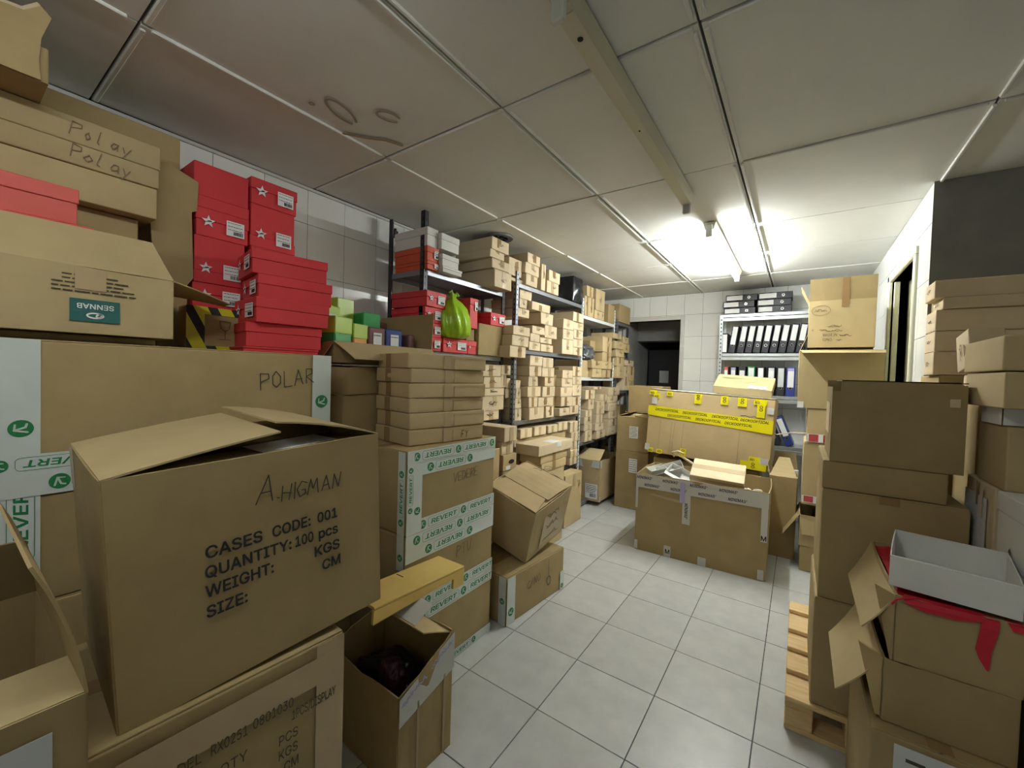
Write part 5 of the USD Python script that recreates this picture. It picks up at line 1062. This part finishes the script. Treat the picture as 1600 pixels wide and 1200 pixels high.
def binder(label, x, z, col='binder_black', roll=0, wdt=.075, hgt=.318, lab='paper', lh=.19, ring=True, group=None, flat=False, y=FY_ + .005, top=None, dp=.25):
    if flat:
        t = thing('binder', label, 'binder', (x, y, z), group=group); w, d, h = hgt, dp, wdt
    else:
        a = math.radians(abs(roll)); t = thing('binder', label, 'binder', (x, y, z + wdt / 2 * math.sin(a)), 0, 0, roll, group); w, d, h = wdt, dp, hgt
    obj('cover', move(chbox(-w / 2, w / 2, 0, d, 0, h, .004)), col, t)
    fr = ((-w / 2, 0, 0), (1, 0, 0), (0, 0, 1), (0, -1, 0))
    if lab:
        if flat: l = obj('spine_label', onface(strip(.01, .01 + lh, h * .16, h * .86), fr, lift=.0008), lab, t)
        else: l = obj('spine_label', onface(strip(w * .14, w * .86, h - .02 - lh, h - .015), fr, lift=.0008), lab, t)
        if top: obj('label_band', onface(strip(w * .14, w * .86, h - .045, h - .014), fr, lift=.0016), top, l)
    if ring and not flat:
        zc = .085; obj('finger_ring', onface(annulus(.010, .0165, 0, .002, 18), fr, w / 2, zc, .0008), 'chrome', t); obj('finger_hole', onface(extr(Polygon([(.0105 * math.cos(q), .0105 * math.sin(q)) for q in np.linspace(0, 6.28, 14)])), fr, w / 2, zc, .0006), 'dark_hole', t)
    if ring and flat:
        obj('finger_ring', onface(annulus(.009, .0145, 0, .002, 18), fr, w - .085, h / 2, .0008), 'chrome', t)
    return t
gB = 'black binders leaning in a row on the second shelf'
ords = ['first', 'second', 'third', 'fourth', 'fifth', 'sixth', 'seventh', 'eighth', 'ninth', 'tenth']
binder('white-spined file standing alone left of the leaning binders', -.735, FS[3] + .001, 'binder_black', 0, .06, .235, lh=.20, ring=False)
for k in range(10): binder(f'black lever-arch binder leaning right, {ords[k]} from left in its row', -.655 + .0795 * k - (.012 if k == 0 else 0), FS[3] + .001, 'binder_black', 7.5, .068, group=gB, lh=.165 if k else .20)
gC = 'binders standing on the third shelf'
for k, (x, wd, col, lb_, tp_, nm) in enumerate(((-.71, .045, 'pack_maroon', 'paper', 'salmon_card', 'narrow binder with a reddish label, first on the third shelf'), (-.635, .062, 'binder_black', 'paper', 'lilac', 'dark binder with a white and lilac label on the third shelf'), (-.545, .07, 'binder_black', 'paper', 'print_black', 'dark binder with a black band on its white label'), (-.455, .074, 'binder_green', 'paper', None, 'green-spined binder on the third shelf'), (-.362, .07, 'binder_black', 'paper', None, 'black binder right of the green one'), (-.262, .072, 'binder_black', 'paper', 'paper_grey', 'black binder with dark lettering above, sixth on third shelf'), (-.172, .074, 'binder_black', 'paper_grey', None, 'black binder with a ring and grey label beside the blue one'), (-.083, .078, 'binder_blue', 'paper', 'lilac', 'blue binder at the right end of the third shelf'))):
    binder(nm, x, FS[2] + .001, col, 0, wd, .318, lb_, .20, True, gC, top=tp_)
gD = 'binders slumped on the fourth shelf'
binder('black binder slumped left on the fourth shelf', -.175, FS[1] + .002, 'binder_black', -22, .072, group=gD); binder('dark blue binder slumped left at the right of the fourth shelf', -.060, FS[1] + .002, 'binder_blue', -22, .072, group=gD)
gE = 'black binders lying flat on top of the file shelf'
for k in range(3):
    binder('black binder lying flat, ' + ['lowest', 'middle', 'top'][k] + ' of the left pile on the file shelf', -.60 + (.008 * k if k != 1 else -.012), FS[4] + .002 + .074 * k, 'binder_black', wdt=.073, flat=True, group=gE, lh=.15 if k != 2 else .16)
    binder('black binder lying flat, ' + ['lowest', 'middle', 'top'][k] + ' of the right pile on the file shelf', -.262 + (.0, -.006, .004)[k], FS[4] + .002 + .074 * k, 'binder_black', wdt=.073, flat=True, group=gE, lh=.13 + .015 * k)

# ------------------------------------------------------------------ right side: pallet and its cartons
t = thing('pallet', 'pale wooden pallet under the right-hand carton stack', 'pallet', (.0, 2.133, 0))
PW, PD = .515, .95
for k, (a, b) in enumerate(((0, .14), (.21, .33), (.41, .53), (.60, .71), (.83, .95))): obj('deck_board', chbox(0, PW, a, b, .122, .143 + .001 * (k % 2), .003), 'wood', t)
for a in (0, .205, .41): obj('stringer_board', chbox(a, a + .10, 0, PD, .10, .1215, .003), 'wood', t)
for a in (0, .205, .41):
    for b in (0, .405, .81): obj('block', chbox(a + .002, a + .10, b, b + .14, .022, .0995, .003), 'wood', t)
for b in (0, .405, .81): obj('bottom_board', chbox(0, PW, b, b + .12, 0, .0215, .003), 'wood', t)
gR = 'cartons stacked on the pallet'
closed('cardboard_box', 'bottom carton on the pallet at the right of the aisle', .085, .50, 2.149, 2.68, .1455, .603, mat='kraft', group=gR, bulge=.006)
t, (w, d, h) = closed('cardboard_box', 'wide second carton on the pallet with a pale taped top edge', .094, .522, 2.152, 2.68, .604, 1.062, mat='kraft', group=gR, bulge=.005, roll=0)
obj('tape', onface(strip(w * .42, w * .56, h - .03, h - .001), frame('-y', w, d, h), lift=.004), 'tape_clear', t); obj('handwriting', onface(scribble(.10, .06, .005, 9, 8), frame('-y', w, d, h), w - .17, h * .55, .006), 'marker_faint', t)
closed('flat_carton', 'flat carton between the two big ones on the pallet stack', .092, .462, 2.156, 2.66, 1.063, 1.180, mat='kraft', group=gR, lid=False)
t = thing('open_carton', 'upper pallet-stack carton with a notched corner and small pale patch', 'box', (.305, 2.345, 1.181), 0, group=gR); w, d, h = .385, .39, .335
V = Polygon([(0, 0), (w, 0), (w, h - .02), (w - .02, h), (.028, h), (.028, h - .045), (.0, h - .045)])
obj('front_panel', onface(extr(V, .006), ((-w / 2, -d / 2 + .006, 0), (1, 0, 0), (0, 0, 1), (0, -1, 0)), lift=0), 'kraft', t)
obj('body', cat(bx(-w / 2, w / 2, -d / 2 + .007, d / 2, 0, .006), bx(-w / 2, -w / 2 + .006, -d / 2 + .007, d / 2, .006, h - .03), bx(w / 2 - .006, w / 2, -d / 2 + .007, d / 2, .006, h - .01), bx(-w / 2, w / 2, d / 2 - .006, d / 2, .006, h)), 'kraft', t)
obj('lid_flap', bx(-w / 2 + .03, w / 2, -d / 2 + .0, d / 2 - .08, h - .004, h), 'kraft', t); obj('paper_patch', onface(strip(w - .045, w - .018, h - .09, h - .06), frame('-y', w, d, h), lift=.001), 'buff', t)
obj('side_tape', onface(strip(.04, d - .1, .10, h - .10), frame('-x', w, d, h), lift=.001), 'buff', t)
# column of cartons behind the pallet
gK = 'cartons in the column behind the pallet'
t, (w, d, h) = closed('cardboard_box', 'lowest carton of the rear right column on the floor', .05, .52, 4.01, 4.45, 0, .20, mat='kraft', group=gK)
t = thing('open_carton', 'rear column carton with a bent front flap near the floor', 'box', (.28, 4.22, .201), 0, group=gK); w, d, h = .48, .42, .245
obj('body', open_body(w, d, h, .006, .004, 131), 'tan', t); flap(t, '-x', w, d, h, 150, .22, 'kraft', .02); flap(t, '-y', w, d, h - .02, 172, .13, 'tan', .02)
t = thing('plastic_bag', 'dark bag stuffed in the gap of the rear right column', 'plastic bag', (.28, 4.22, .31)); m = trimesh.creation.icosphere(3, 1); v = np.array(m.vertices); v = np.sign(v) * np.abs(v) ** .7 * np.array([.15, .15, .10]) * (1 + .3 * (meshkit.fbm(v * 3, 3) - .5))[:, None]; obj('wrap', (v + np.array([0, 0, .10]), np.array(m.faces)), 'black_plastic', t, smooth=True); obj('fold', tube([(-.1, -.1, .16), (-.05, -.12, .19), (.03, -.11, .2)], .012, 6), 'black_plastic', t, smooth=True)
t, (w, d, h) = closed('cardboard_box', 'tall carton in the rear column with red and white tape at its base', .045, .50, 4.005, 4.45, .535, 1.035, mat='kraft2', group=gK)
fr = frame('-y', w, d, h)
def redtape(t, fr, v0, v1, u0, u1, lift=.005):
    tp = obj('tape', onface(strip(u0, u1, v0, v1), fr, lift=lift), 'paper', t); obj('print', onface(cat(*[strip(u, u + .06, v0 + .004, v1 - .004) for u in np.arange(u0 + .015, u1 - .06, .09)]), fr, lift=lift + .0008), 'tape_red', tp)
redtape(t, fr, .02, .075, .0, w)
t, (w, d, h) = closed('cardboard_box', 'carton above it in the rear column, red tape along the lower edge', .06, .50, 4.0, 4.45, 1.036, 1.30, mat='kraft2', group=gK)
fr = frame('-y', w, d, h); redtape(t, fr, .0, .065, .0, w)
obj('loose_strap', tube([(-w / 2, -d / 2 - .01, .065), (-w / 2 - .10, -d / 2 - .02, .06), (-w / 2 - .20, -d / 2 - .02, .035)], .004, 5), 'buff', t)
t = thing('open_carton', 'wide open-fronted carton in the rear column under the lettered one', 'box', (.245, 4.22, 1.302), 0, group=gK); w, d, h = .51, .46, .455
obj('body', open_body(w, d, h, .006, .004, 141), 'tan', t); flap(t, '-y', w, d, h, 96, .20, 'kraft', .02, bend=6); flap(t, '-x', w, d, h, -20, .16, 'tan', .04)
obj('tape', onface(strip(.0, .04, .0, .05), frame('-y', w, d, h), lift=.006), 'paper', t)
closed('cardboard_box', 'carton standing inside the open-fronted one, carrying the lettered box', .05, .44, 4.06, 4.42, 1.310, 1.775, lid=False)
t = thing('open_carton', 'tan lettered carton at the top of the rear column, its flap raised and taped', 'box', (.24, 4.15, 1.777), -1, group=gK); w, d, h = .40, .34, .36
obj('body', open_body(w, d, h, .006, .003, 151), 'tan', t); flap(t, '-y', w, d, h, 2, .17, 'kraft', .0); flap(t, '-x', w, d, h, 24, .14, 'kraft', .02); flap(t, '+y', w, d, h, 30, .13, 'kraft', .02)
fr = frame('-y', w, d, h)
obj('tape', onface(strip(w * .50, w * .50 + .042, h - .055, h + .165), fr, lift=.0062), 'tape_clear', t)
obj('handwriting', onface(cat(extr(ring_poly(.075, h - .075, .058, .038, .05, .0012)), move(scribble(.085, .024, .003, 33, 11), (.03, h - .085, 0)), move(hand('+', .03, .0022, seed=3), (.02, .12, 0)), move(scribble(.03, .014, .0026, 34, 5), (.07, .125, 0))), fr, lift=.0065), 'marker_faint', t)
for k, (s_, u, v) in enumerate((('MADE IN', .095, .085), ('C/NO.', .095, .050))): ptext(t, fr, s_, u, v, .019, 'print_brown', .085 if k == 0 else .06, 0, .0062)
obj('print', onface(cat(move(scribble(.085, .016, .0026, 35, 12), (.125, .155, 0)), move(scribble(.11, .018, .003, 36, 12), (.10, .12, 0)), move(scribble(.07, .016, .003, 37, 10), (.19, .083, 0)), move(scribble(.03, .010, .003, 38, 6), (.175, .052, 0))), fr, lift=.0062), 'print_brown', t)
# box with open flap between the aisle carton and the pallet
t = thing('open_carton', 'dark carton with a bent kraft flap between aisle carton and rear column', 'box', (-.085, 4.40, 0), 0); w, d, h = .20, .40, .69
obj('body', open_body(w, d, h, .006, .004, 161), 'kraft', t); flap(t, '-y', w, d, h, -48, .20, 'tan', .06, bend=10); flap(t, '-x', w, d, h, 12, .10, 'tan', .03); flap(t, '+y', w, d, h, 20, .16, 'kraft', .02)
obj('paper_patch', bx(.075, .105, -.10, -.06, h + .02, h + .05), 'paper', t)

# ------------------------------------------------------------------ right side: stacks by the wall step
gS = 'small long boxes on the right wall stack'
closed('cardboard_box', 'tall carton under the small long boxes by the wall step', .53, 1.14, 2.70, 3.08, .0, 1.50, mat='kraft')
q = 1.501
for k, (zt, x0, yo) in enumerate(((1.555, .515, 0), (1.665, .510, .0), (1.762, .512, .008), (1.862, .512, .004), (1.915, .530, -.01), (2.0, .503, .004))):
    if k == 0:
        closed('flat_carton', 'flat carton right under the small long boxes by the wall step', .53, 1.12, 2.715, 3.06, q, zt, mat='kraft', lid=False); q = zt + .0008; continue
    t, (w, d, h) = closed('cardboard_box', 'small long box, ' + ['', 'lowest', 'second from bottom', 'middle', 'fourth from bottom', 'topmost'][k] + ' of the stack beside the tiled wall edge', x0, .83, 2.725 + yo, 2.905 + yo, q, zt, mat='buff', lid=False, bulge=.001, group=gS); q = zt + .0008
    obj('handwriting', onface(scribble(.07, .02, .0025, 200 + k, 6), frame('-x', w, d, h), .05, h * .4, .003), 'marker_faint', t)
closed('cardboard_box', 'long dark carton beside the small long boxes, top right stack', .835, 1.40, 2.72, 3.06, 1.501, 2.0, mat='kraft', lid=False, bulge=.002)
closed('cardboard_box', 'dark carton behind the small long boxes against the wall step', .56, .83, 2.93, 3.09, 1.56, 2.0, mat='kraft', lid=False, bulge=.001)
t, (w, d, h) = closed('cardboard_box', 'pale box end tilted between the stacks with pencilled writing', .555, .66, 2.42, 2.545, 1.575, 1.735, mat='buff', yaw=4, pitch=-14, lid=False, bulge=.001)
obj('handwriting', onface(cat(move(scribble(.02, .07, .003, 61, 8), (.04, .05, 0)), move(scribble(.012, .06, .006, 62, 8), (.085, .05, 0))), frame('-x', w, d, h), lift=.003), 'marker_faint', t)
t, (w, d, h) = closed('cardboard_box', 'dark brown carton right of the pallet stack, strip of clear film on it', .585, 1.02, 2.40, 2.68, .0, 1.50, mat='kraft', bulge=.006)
t = thing('film_strip', 'grey plastic film trailing across the dark carton at right', 'plastic film', (.60, 2.39, 1.508)); 
V = []; F = []
for i in range(9):
    f = i / 8; zc = .02 + .03 * f + .004 * math.sin(i * 2); V += [(.0 + .36 * f, -.012 - .004 * math.sin(i), zc - .016 + .010 * f), (.0 + .36 * f, .0, zc + .018 - .006 * f)]
for i in range(8): a = i * 2; F += [[a, a + 2, a + 3], [a, a + 3, a + 1]]
V = np.array(V); F = np.array(F); obj('film', (np.vstack([V, V + np.array([0, .002, 0])]), np.vstack([F, F[:, ::-1] + len(V)])), 'paper_grey', t); obj('film_curl', tube([(0, -.01, .01), (-.02, -.02, .0), (.0, -.03, -.006), (.04, -.03, .004)], .006, 6), 'paper_grey', t, smooth=True)
closed('cardboard_box', 'small pale box on the dark carton under the film', .575, .80, 2.43, 2.56, 1.5015, 1.553, mat='buff', lid=False, bulge=.001)
# near right column
gN = 'cartons of the nearest right-hand column'
closed('cardboard_box', 'base carton of the nearest right column, plain', .53, 1.05, 1.42, 2.32, .0, .70, mat='kraft', group=gN)
closed('cardboard_box', 'second base carton of the nearest right column', .57, 1.03, 2.03, 2.31, .701, .829, mat='kraft', group=gN)
t, (w, d, h) = closed('cardboard_box', 'pale carton with a curled white sheet, low in the right column', .552, .88, 2.03, 2.275, .830, .914, mat='buff', group=gN, lid=False, bulge=.001)
sh = obj('paper_sheet', onface(extr(Polygon([(.03, -.06), (.03, .075), (.06, .085), (.15, .03), (.15, -.06)]), .001), frame('-x', w, d, h), lift=.004), 'paper', t)
t, (w, d, h) = closed('cardboard_box', 'carton end covered by a big white shipping sheet, right column', .545, .88, 2.035, 2.315, .915, 1.168, mat='buff', group=gN, lid=False, bulge=.006)
l = address_label(t, frame('-x', w, d, h), .015, .235, .012, .205, .006, 12, 'paper_grey', 'paper_grey', 5, False); obj('tape', onface(strip(.14, .155, h - .085, h - .002), frame('-x', w, d, h), lift=.0085), 'tape_clear', t); obj('paper_tag', onface(strip(.185, .205, h - .12, h - .02), frame('-x', w, d, h), lift=.0088), 'buff', t)
closed('cardboard_box', 'square tan carton with one lit side, middle of the right column', .552, .86, 1.99, 2.245, 1.169, 1.378, mat='tan', group=gN, lid=False)
t, (w, d, h) = closed('flat_carton', 'flat carton with a white paper end above the square tan one', .548, .86, 2.02, 2.20, 1.379, 1.437, mat='kraft', group=gN, lid=False); obj('paper_label', onface(strip(.0, .13, .002, h - .002), frame('-y', w, d, h), lift=.003), 'paper', t); obj('end_paper', onface(strip(.0, d, .002, h - .002), frame('-x', w, d, h), lift=.003), 'paper', t)
closed('cardboard_box', 'lower of two grey-tan cartons at the right frame edge', .515, .90, 1.90, 2.26, 1.438, 1.553, mat='tan', group=gN, lid=False); closed('cardboard_box', 'upper of two grey-tan cartons at the right frame edge', .507, .90, 1.895, 2.26, 1.556, 1.665, mat='tan', group=gN, lid=False)
gW = 'white shoe boxes at the right frame edge'
for k, (za, zb_, x0) in enumerate(((.701, .82, .535), (.821, .965, .53), (.966, 1.172, .536))):
    w, d, h = .36, .54, zb_ - za
    t = thing('white_shoe_box', 'white shoe box with a thumb notch, ' + ['lowest', 'middle', 'topmost'][k] + ' of three at the right frame edge', 'shoe box', (x0 + w / 2, 1.715, za), group=gW)
    lh = .06
    obj('box_body', chbox(-w / 2 + .003, w / 2 - .003, -d / 2 + .003, d / 2 - .003, 0, h - lh, .003), 'white_card', t); obj('lid', chbox(-w / 2, w / 2, -d / 2, d / 2, h - lh, h, .003), 'white_card', t)
    nt = Polygon([(-.008, 0), (-.006, .016), (0, .024), (.006, .016), (.008, 0)]); obj('thumb_notch', onface(extr(nt), frame('-x', w, d, h), .115, .03, .0), 'print_brown', t)
# nearest open cartons and the white tray
QX0, QX1, QY0, QY1 = .25, .78, 1.60, 2.08
t, (w, d, h) = closed('cardboard_box', 'carton with a large white paper label, lowest at bottom right', .205, .495, 1.555, 2.07, 0, .522, mat='kraft', bulge=.004)
address_label(t, frame('-y', w, d, h), .05, .36, h - .30, h - .02, .005, 15, 'paper_grey', 'print_brown', 4, False)
obj('label_code', onface(cat(*[strip(.285 + .018 * i + .004 * (j % 2), .285 + .018 * i + .010, h - .12 + .022 * j, h - .105 + .022 * j) for i in range(4) for j in range(3)]), frame('-y', w, d, h), lift=.0066), 'print_brown', t)
t = thing('open_carton', 'lower brown open carton at right with a folded side flap', 'box', (.3625, 1.83, .524), 0); w, d, h = .265, .46, .182
obj('body', open_body(w, d, h, .006, .003, 171), 'kraft', t); flap(t, '-x', w, d, h - .005, 158, .20, 'tan', .05, bend=-14, off=-.01); flap(t, '+x', w, d, h, -92, .2, 'kraft', .02)
obj('side_fold', move(cat(hexa([(-w / 2 - .012, -d / 2 + .0, .01), (-w / 2 - .001, -d / 2 - .002, .01), (-w / 2 - .001, -d / 2 + .01, .01), (-w / 2 - .012, -d / 2 + .01, .01)], [(-w / 2 - .05, -d / 2 + .06, h), (-w / 2 - .001, -d / 2 - .002, h), (-w / 2 - .001, -d / 2 + .01, h), (-w / 2 - .05, -d / 2 + .07, h)]))), 'kraft', t)
t = thing('open_carton', 'upper open carton at right lined with red tissue, white tray on top', 'box', (.374, 1.85, .708), 0); w, d, h = .248, .50, .190
obj('body', open_body(w, d, h, .006, .003, 181, (.0, .0, .0, .0)), 'kraft', t); flap(t, '-x', w, d, h - .004, 160, .15, 'tan', .04, bend=-12); flap(t, '+x', w, d, h, -95, .18, 'kraft', .02)
obj('side_fold', cat(hexa([(-w / 2 - .006, -d / 2 + .0, .0), (-w / 2 - .001, -d / 2 - .002, .0), (-w / 2 - .001, -d / 2 + .01, .0), (-w / 2 - .006, -d / 2 + .01, .0)], [(-w / 2 - .04, -d / 2 + .05, h), (-w / 2 - .001, -d / 2 - .002, h), (-w / 2 - .001, -d / 2 + .01, h), (-w / 2 - .04, -d / 2 + .06, h)])), 'kraft', t)
rt_ = thing('tissue_paper', 'crumpled red tissue spilling from the upper right carton', 'tissue', (.374, 1.85, .90)); rt_
nU, nV = 30, 26; V = []; F = []
for i in range(nU):
    for j in range(nV):
        x = -.115 + .23 * i / (nU - 1); y = -.235 + .47 * j / (nV - 1); V.append((x, y, -.022 + .022 * float(meshkit.fbm(np.array([x * 14, y * 14, 1.]), 3, 4))))
for i in range(nU - 1):
    for j in range(nV - 1): a = i * nV + j; F += [[a, a + nV, a + nV + 1], [a, a + nV + 1, a + 1]]
obj('sheet', (np.array(V), np.array(F)), 'red_tissue', rt_, smooth=True)
def ribbon(pts, wds, mat, par, name):
    V = []; F = []
    for (x, y, z), wd in zip(pts, wds): V += [(x - wd / 2, y, z), (x + wd / 2, y, z), (x + wd / 2, y + .002, z), (x - wd / 2, y + .002, z)]
    for i in range(len(pts) - 1):
        for k in range(4): a, b = i * 4 + k, i * 4 + (k + 1) % 4; F += [[a, b, b + 4], [a, b + 4, a + 4]]
    e = (len(pts) - 1) * 4; F += [[0, 2, 1], [0, 3, 2], [e, e + 1, e + 2], [e, e + 2, e + 3]]
    return obj(name, (np.array(V), np.array(F)), mat, par)
ribbon([(.055, -.24, .0), (.058, -.258, -.004), (.056, -.262, -.03), (.052, -.260, -.06), (.048, -.258, -.09), (.052, -.257, -.115), (.058, -.257, -.14)], [.030, .032, .032, .030, .028, .020, .004], 'red_tissue', rt_, 'hanging_strip')
ribbon([(-.03, -.24, .002), (-.03, -.256, -.002), (-.03, -.262, -.014), (-.035, -.262, -.026)], [.15, .16, .15, .06], 'red_tissue', rt_, 'hanging_strip')
obj('loose_cord', tube([(-.08, -.25, .004), (-.105, -.262, -.0), (-.125, -.266, -.008), (-.135, -.27, -.024)], .003, 5), 'red_tissue', rt_); ribbon([(.10, -.24, .002), (.104, -.258, -.004), (.106, -.262, -.018)], [.03, .03, .02], 'red_tissue', rt_, 'hanging_strip')
w, d, h = .25, .285, .086
t = thing('white_tray', 'open white card tray lying on the red tissue at right', 'card tray', (.385, 1.745, .917), -10, 1, 0)
obj('tray', open_body(w, d, h, .003, .001, 191), 'white_card', t); obj('rolled_rim', bx(-w / 2, w / 2, -d / 2 - .001, -d / 2 + .005, h, h + .002), 'white_card', t); obj('rolled_rim', bx(-w / 2, w / 2, d / 2 - .005, d / 2 + .001, h, h + .002), 'white_card', t)
